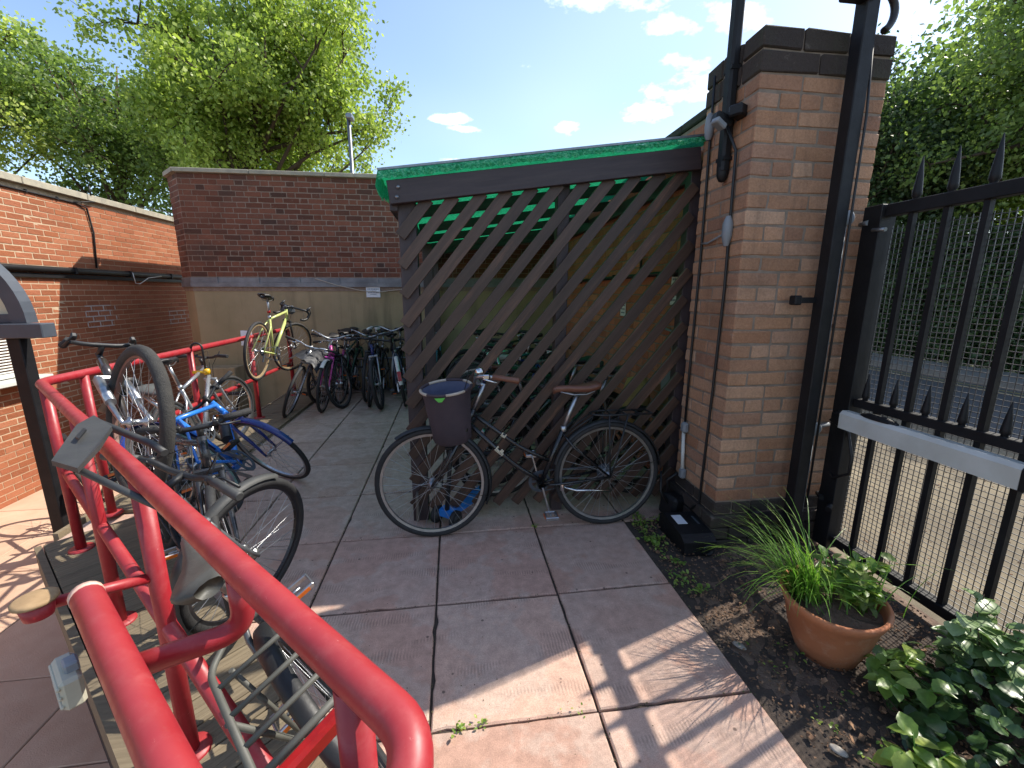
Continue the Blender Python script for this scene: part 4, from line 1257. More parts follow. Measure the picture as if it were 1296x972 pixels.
WHEELS = {}
def wheel_meshes(R, tw, rim_m, tyre_m, lod):
    key = (R, tw, rim_m.name, tyre_m.name, lod)
    if key in WHEELS: return WHEELS[key]
    n1, n2, ns = ((56, 10, 32), (36, 8, 24), (26, 6, 18))[lod]
    rt = R - tw
    def torus(R0, r, n, m, sx=1.0):
        mb = MB(); vs = []; fs = []
        for i in range(n):
            a = 2 * math.pi * i / n
            for k in range(m):
                b = 2 * math.pi * k / m
                rr = R0 + r * math.cos(b)
                vs.append((rr * math.cos(a), r * sx * math.sin(b), rr * math.sin(a)))
        for i in range(n):
            for k in range(m):
                i2, k2 = (i + 1) % n, (k + 1) % m
                fs.append((i * m + k, i2 * m + k, i2 * m + k2, i * m + k2))
        return mb.add(vs, fs, True)
    tyre = torus(rt, tw, n1, n2).mesh('tyre', tyre_m)
    # rim: flat box section
    rim = MB(); ro, ri, hw = rt - tw * .55, rt - tw * .55 - 0.020, min(0.011, tw * .75)
    rim.lathe((0, 0, 0), [(ro, -hw), (ro, hw), (ri, hw * .7), (ri, -hw * .7), (ro, -hw)], n1, 'y', smooth=False)
    rim = rim.mesh('rim', rim_m)
    sp = MB()
    for k in range(ns):
        a = 2 * math.pi * (k + .5) / ns
        sd = 1 if k % 2 else -1
        b = a + (0.9 if (k // 2) % 2 else -0.9)
        p0 = Vector((0.022 * math.cos(b), 0.028 * sd, 0.022 * math.sin(b))); p1 = Vector(((ri + .001) * math.cos(a), 0, (ri + .001) * math.sin(a)))
        sp.tube([p0, p1], 0.0012, 4, caps=False)
    sp = sp.mesh('spokes', M['alu'])
    hub = MB(); hub.lathe((0, 0, 0), [(0.004, -0.058), (0.008, -0.056), (0.010, -0.04), (0.026, -0.032), (0.026, -0.026), (0.014, -0.02), (0.014, 0.02), (0.026, 0.026), (0.026, 0.032), (0.010, 0.04), (0.008, 0.056), (0.004, 0.058)], 14, 'y')
    hub = hub.mesh('hub', M['alu'])
    WHEELS[key] = (rim, tyre, sp, hub)
    return WHEELS[key]

def bike_geo(g):
    """key points of a bicycle in its own frame: x forward, y left, z up, origin under the rear hub on the ground"""
    R = g['R']; wb = g['wb']
    ha = R_(g.get('head', 70.0)); fo = g.get('rake', 0.05)
    ax = Vector((-math.cos(ha), 0, math.sin(ha)))
    rh = Vector((0, 0, R)); fh = Vector((wb, 0, R))
    P0 = fh - Vector((math.sin(ha), 0, math.cos(ha))) * fo
    crown = P0 + ax * (R + 0.045)
    hb = crown + ax * 0.02
    ht = hb + ax * g.get('ht', 0.14)
    stem = ht + ax * g.get('stem', 0.05)
    bb = Vector((g.get('bbx', 0.42), 0, g.get('bbz', 0.275)))
    sa = R_(g.get('seat', 72.0)); sd_ = Vector((-math.cos(sa), 0, math.sin(sa)))
    st = bb + sd_ * g.get('stl', 0.46)
    sad = bb + sd_ * g.get('sh', 0.66)
    return dict(R=R, wb=wb, ax=ax, rh=rh, fh=fh, crown=crown, hb=hb, ht=ht, stem=stem, bb=bb, st=st, sad=sad, sd=sd_)

def make_bike(label, g, mw, group=None, name='bicycle'):
    k = bike_geo(g)
    root = thing(name, label, 'bicycle', (0, 0, 0), 0, group)
    root.matrix_world = mw
    fm = g['paint']; lod = g.get('lod', 1); R = k['R']
    n = 12 if lod == 0 else 8
    rt = g.get('tube', 0.016)
    steer = Matrix.Translation(k['ht']) @ Matrix.Rotation(R_(g.get('steer', 0)), 4, k['ax']) @ Matrix.Translation(-k['ht'])
    S = lambda p: steer @ Vector(p)
    def front(name, mb, m, parent=root):
        mb.v = [tuple(steer @ Vector(v)) for v in mb.v]
        return mb.build(name, m, parent)
    # ---- frame
    q = MB()
    htm = k['hb'].lerp(k['ht'], 0.78); hbm = k['hb'].lerp(k['ht'], 0.22)
    style = g.get('style', 'diamond')
    q.tube([k['hb'], k['ht']], rt * 1.25, n)
    q.tube([k['bb'], k['st']], rt, n)
    if style == 'diamond':
        q.tube([htm, k['st'].lerp(k['bb'], 0.06)], rt * .95, n); q.tube([hbm, k['bb']], rt * 1.2, n)
    elif style == 'step':
        a1 = k['bb'].lerp(k['st'], 0.42); a2 = k['bb'].lerp(k['st'], 0.05)
        mid = htm.lerp(a1, 0.6) + Vector((0, 0, -0.035)); mid2 = hbm.lerp(a2, 0.6) + Vector((0, 0, -0.04))
        q.tube(smooth_path([htm, mid, a1], 0.22, 8), rt * .85, n); q.tube(smooth_path([hbm, mid2, a2], 0.22, 8), rt * .95, n)
    else:
        q.tube([htm, k['bb'].lerp(k['st'], 0.62)], rt * .95, n); q.tube([hbm, k['bb']], rt * 1.2, n)
    for s in (-1, 1):
        y0, y1 = s * 0.024, s * 0.062
        q.tube([(k['bb'].x - 0.02, y0, k['bb'].z), (k['bb'].x - 0.10, s * 0.045, k['bb'].z + 0.01), (0, y1, R)], rt * .6, 6)
        q.tube([k['st'] + Vector((0, s * 0.012, -0.04)), k['st'] + Vector((-0.06, s * 0.04, -0.12)), (0, y1, R)], rt * .5, 6)
    q.lathe(k['bb'], [(0.022, -0.036), (0.022, 0.036)], 12, 'y')
    frame = q.build('frame', fm, root)
    # ---- fork
    q = MB(); fk = g.get('fork_paint', fm)
    for s in (-1, 1):
        a = k['crown'] + Vector((0, s * 0.045, 0)); e = k['fh'] + Vector((0, s * 0.052, 0))
        q.tube([a + k['ax'] * 0.01, a.lerp(e, .6) + Vector((-0.012, 0, -0.004)), a.lerp(e, .85) + Vector((-0.006, 0, 0)), e], [rt * .85, rt * .75, rt * .6, rt * .5], n if g.get('fat_fork') is None else n)
        if g.get('fat_fork'): q.tube([a, a.lerp(e, .55)], rt * 1.3, n)
    q.box(k['crown'] + k['ax'] * 0.005, (0.036, 0.12, 0.03), None, 0.008)
    front('fork', q, fk)
    # ---- wheels
    rim_m = g.get('rim', M['alu']); ty = g.get('tyre', M['tyre'])
    ms = wheel_meshes(R, g.get('tw', 0.019), rim_m, ty, lod)
    for hub_p, st_, nm in ((k['rh'], None, 'wheel'), (k['fh'], steer, 'wheel')):
        if g.get('no_front') and st_ is not None: continue
        w = link(nm, ms[0], root)
        mt = Matrix.Translation(hub_p) @ Matrix.Rotation(rng.uniform(0, 1), 4, 'Y')
        w.matrix_local = (st_ @ mt) if st_ is not None else mt
        for nn, me in (('tyre', ms[1]), ('spokes', ms[2]), ('hub', ms[3])):
            o = link(nn, me, w)
            if nn == 'spokes': o['kind'] = 'stuff'
    # ---- cranks
    q = MB(); cr = 0.088 if not g.get('chaincase') else 0.07
    q.lathe(k['bb'] + Vector((0, -0.045, 0)), [(cr, -0.002), (cr, 0.002), (cr * .72, 0.002), (cr * .72, -0.002), (cr, -0.002)], 28 if lod < 2 else 16, 'y', smooth=False)
    for j in range(5):
        a = j * 2 * math.pi / 5
        q.bar(k['bb'] + Vector((0, -0.045, 0)), k['bb'] + Vector((cr * .75 * math.cos(a), -0.045, cr * .75 * math.sin(a))), 0.004, 0.014)
    q.lathe((0, -0.036, R), [(0.045, -0.014), (0.052, -0.010), (0.040, -0.003), (0.03, 0.008), (0.012, 0.01)], 18, 'y')
    # chain runs
    q.bar((k['bb'].x, -0.045, k['bb'].z + cr), (0, -0.045, R + 0.035), 0.005, 0.007); q.bar((k['bb'].x, -0.045, k['bb'].z - cr), (0, -0.045, R - 0.045), 0.005, 0.007)
    if not g.get('chaincase'):
        q.box((0.02, -0.05, R - 0.08), (0.02, 0.012, 0.085), Euler((0, .3, 0)).to_matrix())
    q.build('drivetrain', M['brass'] if g.get('dirty') else M['grey_steel'], root)
    ca = R_(g.get('crank', 40)); cl = 0.165
    for s in (-1, 1):
        a = ca if s < 0 else ca + math.pi
        e = k['bb'] + Vector((cl * math.cos(a), s * 0.062, cl * math.sin(a)))
        q = MB(); q.bar(k['bb'] + Vector((0, s * 0.055, 0)), e, 0.012, 0.022, (0, 1, 0), 0.003)
        c = q.build('crank', M['alu'] if not g.get('black_crank') else M['black_plastic'], root)
        q = MB(); pe = e + Vector((0, s * 0.055, 0))
        q.tube([e, pe], 0.006, 6)
        for dx in (-0.034, 0.034): q.box(pe + Vector((dx, 0, 0)), (0.012, 0.085, 0.022), None, 0.003)
        for dy in (-0.04, 0.04): q.box(pe + Vector((0, dy, 0)), (0.08, 0.008, 0.02), None, 0.003)
        q.build('pedal', g.get('pedal', M['black_plastic']), c)
        if lod < 2:
            for dx in (-0.041, 0.041):
                q = MB(); q.box(pe + Vector((dx, 0, 0)), (0.004, 0.05, 0.014)); q.build('reflector', M['orange'], c)
    # ---- saddle
    q = MB(); q.tube([k['st'] - k['sd'] * 0.03, k['sad']], 0.0135, 8); q.lathe(k['st'], [(rt * 1.1, -0.02), (rt * 1.25, -0.015), (rt * 1.25, 0.012), (rt, 0.014)], 12)
    sp_ = q.build('seat_post', M['alu'] if not g.get('black_post') else M['black_plastic'], root)
    if g.get('saddle', True):
        q = MB(); prof = []
        sw = g.get('saddle_w', 0.08)
        stn = [(0.155, 0.012, -0.012), (0.13, 0.020, 0.0), (0.06, 0.026, 0.002), (0.0, 0.045, 0.0), (-0.06, sw * .92, 0.006), (-0.10, sw, 0.016), (-0.125, sw * .85, 0.020), (-0.14, sw * .4, 0.014)]
        vs = []; m_ = 10
        for (x, w, z) in stn:
            for j in range(m_):
                a = 2 * math.pi * j / m_
                ca_, sa_ = math.cos(a), math.sin(a)
                zz = 0.020 * sa_ if sa_ > 0 else 0.034 * sa_ * (0.6 + w * 4)
                vs.append((x, w * ca_ * (1.0 if sa_ > 0 else .85), z + zz + 0.03))
        fs = []
        for i in range(len(stn) - 1):
            for j in range(m_):
                j2 = (j + 1) % m_
                fs.append((i * m_ + j, (i + 1) * m_ + j, (i + 1) * m_ + j2, i * m_ + j2))
        fs.append(tuple(range(m_))[::-1]); fs.append(tuple((len(stn) - 1) * m_ + j for j in range(m_)))
        q.add([k['sad'] + Vector(v) for v in vs], fs, True)
        so = q.build('saddle', g.get('saddle_m', M['saddle_black']), root)
        q = MB()
        for s in (-1, 1): q.tube([k['sad'] + Vector((0.11, s * 0.01, 0.012)), k['sad'] + Vector((0.03, s * 0.022, -0.006)), k['sad'] + Vector((-0.05, s * 0.022, -0.006)), k['sad'] + Vector((-0.10, s * 0.035, 0.018))], 0.004, 5)
        q.build('saddle_rails', M['alu'], so)
    # ---- stem and bars (turn with the fork)
    bar_t = g.get('bar', 'flat'); ax = k['ax']
    sf = g.get('reach', 0.07)
    bc = k['stem'] + Vector((sf, 0, 0.01))
    q = MB(); q.tube([k['ht'], k['stem'] + ax * 0.012], 0.0135, 8); q.tube([k['stem'], bc], 0.013, 8)
    front('stem', q, M['alu'] if not g.get('black_bar') else M['black_plastic'])
    bw_ = g.get('bar_w', 0.30)
    if bar_t == 'flat':
        half = [Vector((0, 0, 0)), Vector((0.0, 0.06, 0.0)), Vector((-0.01, 0.12, g.get('rise', 0.02))), Vector((-0.045, bw_, g.get('rise', 0.02)))]
        gdir = 0.115
    elif bar_t == 'swept':
        half = [Vector((0, 0, 0)), Vector((0.03, 0.07, 0.02)), Vector((0.02, 0.18, 0.07)), Vector((-0.07, 0.25, 0.075)), Vector((-0.20, 0.275, 0.055))]
    else:
        half = [Vector((0, 0, 0)), Vector((0.0, 0.17, 0.0)), Vector((0.045, 0.205, 0.0)), Vector((0.085, 0.215, -0.03)), Vector((0.075, 0.215, -0.10)), Vector((0.0, 0.215, -0.125)), Vector((-0.04, 0.215, -0.12))]
    left = [bc + v for v in half]; right = [bc + Vector((v.x, -v.y, v.z)) for v in half]
    path = smooth_path(right[::-1] + left[1:], 0.05, 5)
    q = MB(); q.tube(path, 0.0115 if bar_t != 'drop' else 0.0145, 8)
    hb_ = front('handlebar', q, (M['black_plastic'] if g.get('black_bar') else M['alu']))
    for s, pts in ((1, left), (-1, right)):
        if bar_t == 'drop':
            q = MB(); hp = pts[2]
            q.tube([hp, hp + Vector((0.035, 0, 0.035)), hp + Vector((0.06, 0, 0.055))], [0.016, 0.015, 0.010], 8)
            q.tube([hp + Vector((0.045, 0, 0.03)), hp + Vector((0.075, 0, -0.02)), hp + Vector((0.06, 0, -0.09))], 0.006, 6)
            front('brake_lever', q, M['black_plastic'] if g.get('black_bar') else M['alu'], hb_)
        else:
            e = pts[-1]; d = (pts[-1] - pts[-2]).normalized()
            L = g.get('grip_l', 0.115)
            q = MB(); q.tube([e - d * L, e - d * L * .5, e, e + d * 0.006], [0.0165, 0.0155, 0.0170, 0.013], 10)
            front('grip', q, g.get('grip', M['rubber_grip']), hb_)
            q = MB(); c0 = e - d * (L + 0.03)
            q.tube([c0 + Vector((0.012, 0, -0.005)), c0 + Vector((0.04, 0, -0.015)) + d * 0.02, c0 + Vector((0.045, 0, -0.022)) + d * 0.10], 0.0055, 6)
            q.box(c0 + Vector((0.004, 0, -0.006)), (0.036, 0.022, 0.026), None, 0.005)
            front('brake_lever', q, M['chrome'] if not g.get('black_bar') else M['black_plastic'], hb_)
    if not g.get('no_cables'):
        q = MB()
        for s in (-1, 1):
            e = left[-2] if s > 0 else right[-2]
            q.tube([e + Vector((0.02, 0, 0)), e.lerp(bc, .5) + Vector((0.10, 0, 0.035)), k['ht'] + Vector((0.09, s * 0.015, -0.02)), k['hb'] + Vector((0.03, s * 0.01, -0.02))], 0.0026, 5)
        front('cables', q, M['cable'])
    # ---- extras
    if g.get('guards'):
        for hub_p, a0, a1, fr_ in ((k['rh'], 0.25, 3.05, False), (k['fh'], 0.95, 3.55, True)):
            q = MB(); Rg = R + 0.014; wdt = g.get('guard_w', 0.024); m = 22; vs = []; fs = []
            for i in range(m + 1):
                a = a0 + (a1 - a0) * i / m
                for (dr, dy) in ((-0.012, -wdt), (0.0, -wdt * .75), (0.004, 0), (0.0, wdt * .75), (-0.012, wdt)):
                    vs.append(hub_p + Vector(((Rg + dr) * math.cos(a), dy, (Rg + dr) * math.sin(a))))
            for i in range(m):
                for j in range(4): fs.append((i * 5 + j, (i + 1) * 5 + j, (i + 1) * 5 + j + 1, i * 5 + j + 1))
            q.add(vs, fs, True)
            for s in (-1, 1):
                ae = a1 - 0.15 
                q.tube([hub_p + Vector((0, s * 0.05, 0)), hub_p + Vector((Rg * math.cos(ae), s * wdt, Rg * math.sin(ae)))], 0.0022, 4)
            if fr_: o = front('mudguard', q, g.get('guard_m', M['black_plastic']))
            else: o = q.build('mudguard', g.get('rear_guard_m', g.get('guard_m', M['black_plastic'])), root)
    if g.get('rack'):
        q = MB(); zr = 2 * R + 0.055; x0, x1, yw = 0.10, -0.26, g.get('rack_w', 0.062); rr = g.get('rack_r', 0.0065)
        q.tube(smooth_path([(x1, -yw * .9, zr), (x0 - .04, -yw, zr), (x0 + .02, -yw * .45, zr), (x0 + .02, yw * .45, zr), (x0 - .04, yw, zr), (x1, yw * .9, zr)], 0.03, 4), rr, 8)
        q.tube([(x1, -yw * .9, zr), (x1, yw * .9, zr)], rr, 8)
        for xx in (0.0, -0.09, -0.18): q.tube([(xx, -yw, zr), (xx, yw, zr)], rr * .8, 6)
        for s in (-1, 1):
            q.tube([(0, s * 0.066, R), (-0.03, s * 0.07, R + .1), (-0.10, s * yw, zr)], rr * .9, 6); q.tube([(0, s * 0.066, R), (0.02, s * 0.066, zr)], rr * .8, 6)
            q.tube([(x0, s * yw * .5, zr), k['st'] + Vector((0, s * 0.02, -0.05))], rr * .8, 6)
        ro = q.build('rack', g.get('rack_m', M['black_plastic']), root)
        if g.get('rack_light'):
            q = MB(); q.box((x1 - 0.022, 0, zr - 0.02), (0.03, 0.145, 0.042), None, 0.008); q.build('rear_light', M['redlens'], ro)
    if g.get('stand'):
        s0 = Vector((k['bb'].x - 0.13, 0.04, k['bb'].z - 0.01))
        q = MB(); q.tube([s0, s0 + Vector((-0.08, 0.03, -0.015)), s0 + Vector((-0.30, 0.05, -0.02))], 0.0075, 8); q.lathe(s0, [(0.018, -0.02), (0.02, 0.0), (0.018, 0.02)], 8)
        q.build('kickstand', M['chrome'], root)
    if g.get('bottle'):
        c0 = hbm.lerp(k['bb'], .5) + Vector((0.0, 0, 0.05)); d = (hbm - k['bb']).normalized()
        q = MB(); q.tube([c0 - d * .09, c0 + d * .06, c0 + d * .085, c0 + d * .1], [0.034, 0.034, 0.018, 0.016], 10); q.build('bottle', M['black_plastic'], root)
    if g.get('head_light'):
        q = MB(); q.box(k['crown'] + Vector((0.05, 0, 0.06)), (0.05, 0.05, 0.05), None, 0.014); front('lamp', q, M['black_plastic'])
    if g.get('bag'):
        c0 = k['sad'] + Vector((-0.09, 0, -0.04)); q = MB(); q.box(c0, (0.12, 0.07, 0.08), None, 0.02); q.build('saddle_bag', g['bag'], root)
    return root, k, steer

def place(x, y, z, yaw, lean=0.0, pitch=0.0, roll_at=0.0):
    """yaw: heading in degrees from +X; lean: degrees to the bike's left; pitch: nose up"""
    return Matrix.Translation((x, y, z)) @ Matrix.Rotation(R_(yaw), 4, 'Z') @ Matrix.Rotation(R_(-pitch), 4, 'Y') @ Matrix.Rotation(R_(-lean), 4, 'X')
# ------------------------------------------------------------------ the bicycles in the court
BLK = paint('black bicycle enamel', '#141517', '#1b1c1f')
gMain = dict(R=0.345, wb=1.10, bbx=0.43, bbz=0.30, seat=68.7, stl=0.386, sh=0.62, head=66, ht=0.11, stem=0.155, reach=0.02, style='step', tube=0.0155,
             bar='swept', grip=M['brown_leather'], grip_l=0.14, saddle_m=M['brown_leather'], saddle_w=0.088, guards=True, rack=True, stand=True, paint=BLK, crank=75,
             lod=0, steer=-3, tw=0.018, chaincase=True, pedal=M['alu'])
b, k, S = make_bike('black step-through town bicycle with brown saddle and fabric basket leaning on the slatted screen', gMain, place(0.947, 2.465, 0, 180, -1.8))
def pipe_script(parent, p, d, up, n, scale, txt_seed):
    """flowing painted script along a tube: a thin raised line of loops"""
    r = random.Random(txt_seed); q = MB(); pts = []
    for i in range(n * 12 + 1):
        t = i / 12.0
        hgt = [1.9, 0.9, 0.9, 1.9, 1.9, 0.9, 0.9, 1.0][int(t) % 8]
        u = t * 0.62 + 0.30 * math.sin(t * 2 * math.pi)
        v = (0.5 - 0.5 * math.cos(t * 2 * math.pi)) * hgt
        pts.append(Vector(p) + Vector(d) * u * scale + Vector(up) * v * scale)
    q.tube(pts, scale * 0.16, 5)
    q.build('painted_script', pm('cream lettering', '#cfc6ae', '#c1b89f', 30, 0.5) if 'cream lettering' not in bpy.data.materials else bpy.data.materials['cream lettering'], parent)
fr_o = [c for c in b.children if c.name.startswith('frame')][0]
hbm = k['hb'].lerp(k['ht'], .22); a2 = k['bb'].lerp(k['st'], .05); htm = k['hb'].lerp(k['ht'], .78); a1 = k['bb'].lerp(k['st'], .42)
for (pa, pb_, dz, n_, sc_) in ((hbm, a2, -0.04, 6, 0.017), (htm, a1, -0.035, 4, 0.013)):
    m_ = pa.lerp(pb_, .36) + Vector((0, 0.0165, dz * .55)); d = (pb_ - pa).normalized(); up_ = Vector((0, 1, 0)).cross(d)
    if up_.z < 0: up_ = -up_
    pipe_script(fr_o, m_ - up_ * sc_ * .7, d, up_, n_, sc_, 3)
# basket: fabric bucket with striped rim, inner lining and carry strap
bk = MB(); BN = 40
bc_ = Vector((0.985, 0.0, 0.0))
def oval(rx, ry, z, dx=0.0): return [bc_ + Vector((dx + rx * math.cos(2 * math.pi * i / BN), 0.92 * ry * math.sin(2 * math.pi * i / BN), z)) for i in range(BN)]
rows_o = [oval(0.105, 0.10, 0.605), oval(0.117, 0.112, 0.62), oval(0.122, 0.118, 0.70), oval(0.128, 0.122, 0.80), oval(0.138, 0.128, 0.90), oval(0.146, 0.134, 0.942)]
rr = random.Random(5)
rows_o = [[p + Vector((rr.uniform(-.003, .003), rr.uniform(-.003, .003), 0)) * (1 if 0 < i < 5 else 0) for p in row] for i, row in enumerate(rows_o)]
vs = [p for row in rows_o for p in row]; fs = []
for i in range(len(rows_o) - 1):
    for j in range(BN): fs.append((i * BN + j, i * BN + (j + 1) % BN, (i + 1) * BN + (j + 1) % BN, (i + 1) * BN + j))
fs.append(tuple(range(BN))[::-1])
bk.add(vs, fs, True)
M['basket'] = pm('aubergine grey fabric', '#453a40', '#372f36', 7, 0.8, bump=0.3, bscale=220)
bk_o = bk.build('basket', M['basket'], b)
_c = Vector((0.985, 0.0, 0.78)); bk_o.matrix_local = Matrix.Translation(_c) @ Matrix.Rotation(R_(-11), 4, 'X') @ Matrix.Rotation(R_(5), 4, 'Y') @ Matrix.Translation(-_c)
q = MB(); rows_i = [oval(0.10, 0.095, 0.615), oval(0.118, 0.113, 0.72), oval(0.132, 0.122, 0.88), oval(0.142, 0.130, 0.940)]
vs = [p for row in rows_i for p in row]; fs = []
for i in range(3):
    for j in range(BN): fs.append((i * BN + j, (i + 1) * BN + j, (i + 1) * BN + (j + 1) % BN, i * BN + (j + 1) % BN))
fs.append(tuple(range(BN)))
q.add(vs, fs, True); q.build('lining', pm('blue grey lining', '#5a5f78', '#4b4f66', 8, 0.8, bump=0.3, bscale=150), bk_o)
M['rim_cream'] = pm('cream rim tape', '#b9ac9c', '#a59888', 20, 0.6); 
ring_pts = [bc_ + Vector((0.147 * math.cos(2 * math.pi * i / 48), 0.124 * math.sin(2 * math.pi * i / 48), 0.945)) for i in range(48)]
for k_ in range(8):
    seg = [ring_pts[(k_ * 6 + j) % 48] for j in range(7)]
    q = MB(); q.tube(seg, 0.0085, 8); q.build('rim_tape', M['rim_cream'] if k_ % 2 == 0 else M['basket'], bk_o)
q = MB(); q.tube(arc(bc_ + Vector((-0.06, 0.075, 0.91)), 0.06, 0.2, -1.9, 10, (1, 0, 0), (0, 0.25, 1)), 0.007, 6); q.build('strap', M['basket'], bk_o)
q = MB(); q.prism([bc_ + Vector((0.005, 0.130, 0.935)), bc_ + Vector((0.065, 0.121, 0.935)), bc_ + Vector((0.045, 0.127, 0.912)), bc_ + Vector((0.025, 0.129, 0.912))], (0, 0.003, 0)); fix_normals(q.build('green_tag', pm('lime green tag', '#5fbf4c', '#58b046', 8, 0.5), bk_o))
q = MB(); q.box(bc_ + Vector((0.0, 0, 0.575)), (0.10, 0.12, 0.02), None, 0.005); q.tube([bc_ + Vector((0.02, 0.06, 0.57)), bc_ + Vector((0.08, 0.058, 0.42)), bc_ + Vector((0.11, 0.056, 0.36))], 0.005, 6); q.build('carrier', M['black_plastic'], bk_o)
q = MB(); q.lathe(k['stem'] + Vector((0.03, 0.12, 0.10)), [(0.026, -0.004), (0.026, 0.01), (0.018, 0.022), (0.001, 0.026)], 14); q.build('bell', M['chrome'], b)

# child's scooter in front of the screen post
scoot = thing('kick_scooter', 'bright blue child kick scooter parked at the foot of the slatted screen', 'scooter', (-0.075, 2.595, 0.0), R_(52))
M['scoot'] = paint('bright blue plastic', '#1f6fc0', '#2a7cd0', rough=0.4)
q = MB()
prof = [(-0.02, 0.055), (0.02, 0.075), (0.10, 0.062), (0.36, 0.062), (0.40, 0.075), (0.40, 0.10), (0.34, 0.085), (0.10, 0.085), (0.03, 0.11), (-0.02, 0.10)]
q.prism([(x, -0.05, z) for x, z in prof], (0, 0.10, 0)); fix_normals(q.build('deck', M['scoot'], scoot))
for (x, y) in ((-0.01, -0.075), (-0.01, 0.075), (0.42, 0.0)):
    q = MB(); q.lathe((x, y, 0.058), [(0.012, -0.014), (0.05, -0.016), (0.058, -0.010), (0.058, 0.010), (0.05, 0.016), (0.012, 0.014)], 20, 'y')
    w = q.build('wheel', M['tyre'], scoot)
    q = MB(); q.lathe((x, y, 0.058), [(0.001, -0.018), (0.034, -0.0175), (0.036, -0.014)], 16, 'y'); q.build('hub', M['grey_plastic'], w)
q = MB(); q.tube([(0.0, 0, 0.09), (0.04, 0, 0.36), (0.08, 0, 0.62)], [0.016, 0.014, 0.013], 10); q.tube([(0.08, -0.14, 0.62), (0.08, 0.14, 0.62)], 0.013, 8); q.build('steering_stem', M['black_plastic'], scoot)

# grey commuter leaning on the near railing
gA = dict(R=0.335, wb=1.04, sh=0.60, paint=paint('dull grey enamel', '#55575a', '#494b4e'), black_bar=True, bar='flat', bar_w=0.29, rise=0.03, rack_w=0.105, grip=M['grey_plastic'], grip_l=0.13,
          saddle_m=M['saddle_grey'], saddle_w=0.085, guards=True, guard_m=M['grey_plastic'], rear_guard_m=M['black_plastic'], rack=True, rack_m=pm('dusty grey rack', '#56564f', '#474741', 12, .6), rack_r=0.008, rack_light=True, rim=M['rim_black'], tyre=M['tyre'], tw=0.021, lod=0, steer=-66, crank=20, pedal=M['alu'], black_crank=True, tube=0.017)
b, k, S = make_bike('grey commuter bicycle with rear rack leaning against the near red railing', gA, place(-0.246, 1.124, 0.0, 127.7, 24.0, 2.0))
# flat plate and stay on the bar end, resting across the rail
Wi = place(-0.246, 1.124, 0.0, 127.7, 24.0, 2.0).inverted()
q = MB(); q.prism([Wi @ Vector(v) for v in ((-1.055, 1.215, 1.035), (-0.945, 1.150, 1.035), (-1.00, 1.30, 1.045), (-1.10, 1.49, 1.045), (-1.26, 1.64, 1.045), (-1.24, 1.54, 1.04))], Wi.to_3x3() @ Vector((0, 0, 0.014)))
pl_o = fix_normals(q.build('bar_end_plate', M['grey_plastic'], b))
q = MB(); q.prism([Wi @ Vector(v) for v in ((-1.105, 1.36, 1.0605), (-1.085, 1.345, 1.0605), (-1.135, 1.44, 1.0605), (-1.155, 1.455, 1.0605))], Wi.to_3x3() @ Vector((0, 0, 0.006)))
fix_normals(q.build('emblem_recess', M['black_plastic'], pl_o))
q = MB(); q.tube([Wi @ Vector(v) for v in ((-0.99, 1.20, 1.03), (-0.80, 1.14, 0.955), (-0.66, 1.10, 0.90))], 0.009, 10); q.tube([Wi @ Vector(v) for v in ((-1.24, 1.62, 1.04), (-1.0, 1.50, 0.99), (-0.94, 1.46, 0.97))], 0.012, 10)
q.build('stay', M['grey_plastic'], b)

# mountain bicycle reared up over the railing
gB = dict(R=0.34, wb=1.04, paint=paint('dark bronze enamel', '#3c3430', '#2f2a28'), fat_fork=True, fork_paint=M['alu'], black_bar=True, rim=M['rim_rust'], tyre=M['tyre_grey'], tw=0.026, lod=0, dirty=True, saddle_m=M['saddle_grey'], steer=20, crank=120, bar_w=0.13, grip_l=0.05, no_cables=True)
make_bike('dusty mountain bicycle reared up with chunky front tyre above the red railing', gB, place(-1.66, 2.52, 0.0, -57, -10, 40))

gC = dict(R=0.33, wb=1.02, paint=paint('bright blue enamel', '#2a6fc2', '#2f78cf'), fork_paint=paint('deep navy enamel', '#1c2c66', '#22347a'), black_bar=True, bar_w=0.28, rim=M['alu'], tyre=M['tyre'], tw=0.017, lod=0, steer=44, crank=150, head_light=True, bottle=True, guards=True, guard_m=paint('deep navy enamel', '#1c2c66'))
make_bike('bright blue bicycle with navy fork slumped against the far red railing', gC, place(-1.202, 2.30, 0.314, 88.0, 42.5, -13.4))

gD = dict(R=0.33, wb=1.0, paint=paint('pale lime enamel', '#b4bd70', '#c2ca80'), fork_paint=paint('black fork enamel', '#18191b'), bar='drop', black_bar=True, rim=M['tyre_tan'], tyre=M['tyre'], tw=0.017, lod=1, steer=-25, crank=-60, stem=0.03, reach=0.09, sh=0.66)
b, k, S = make_bike('lime green road bicycle with drop bars perched on the red railing', gD, place(-2.19, 5.06, 0.515, 90, -6, -4))
q = MB(); q.lathe(k['st'] + Vector((-0.02, 0, 0.06)), [(0.001, -0.02), (0.016, -0.018), (0.018, 0.0), (0.014, 0.018), (0.001, 0.02)], 10); q.build('rear_light', M['redlens'], b)
q = MB(); q.box(k['ht'] + Vector((0.10, 0, 0.0)), (0.08, 0.15, 0.11), None, 0.03); q.build('bar_bag', pm('grey nylon', '#4d525a', '#43474e', 9, 0.7), b)

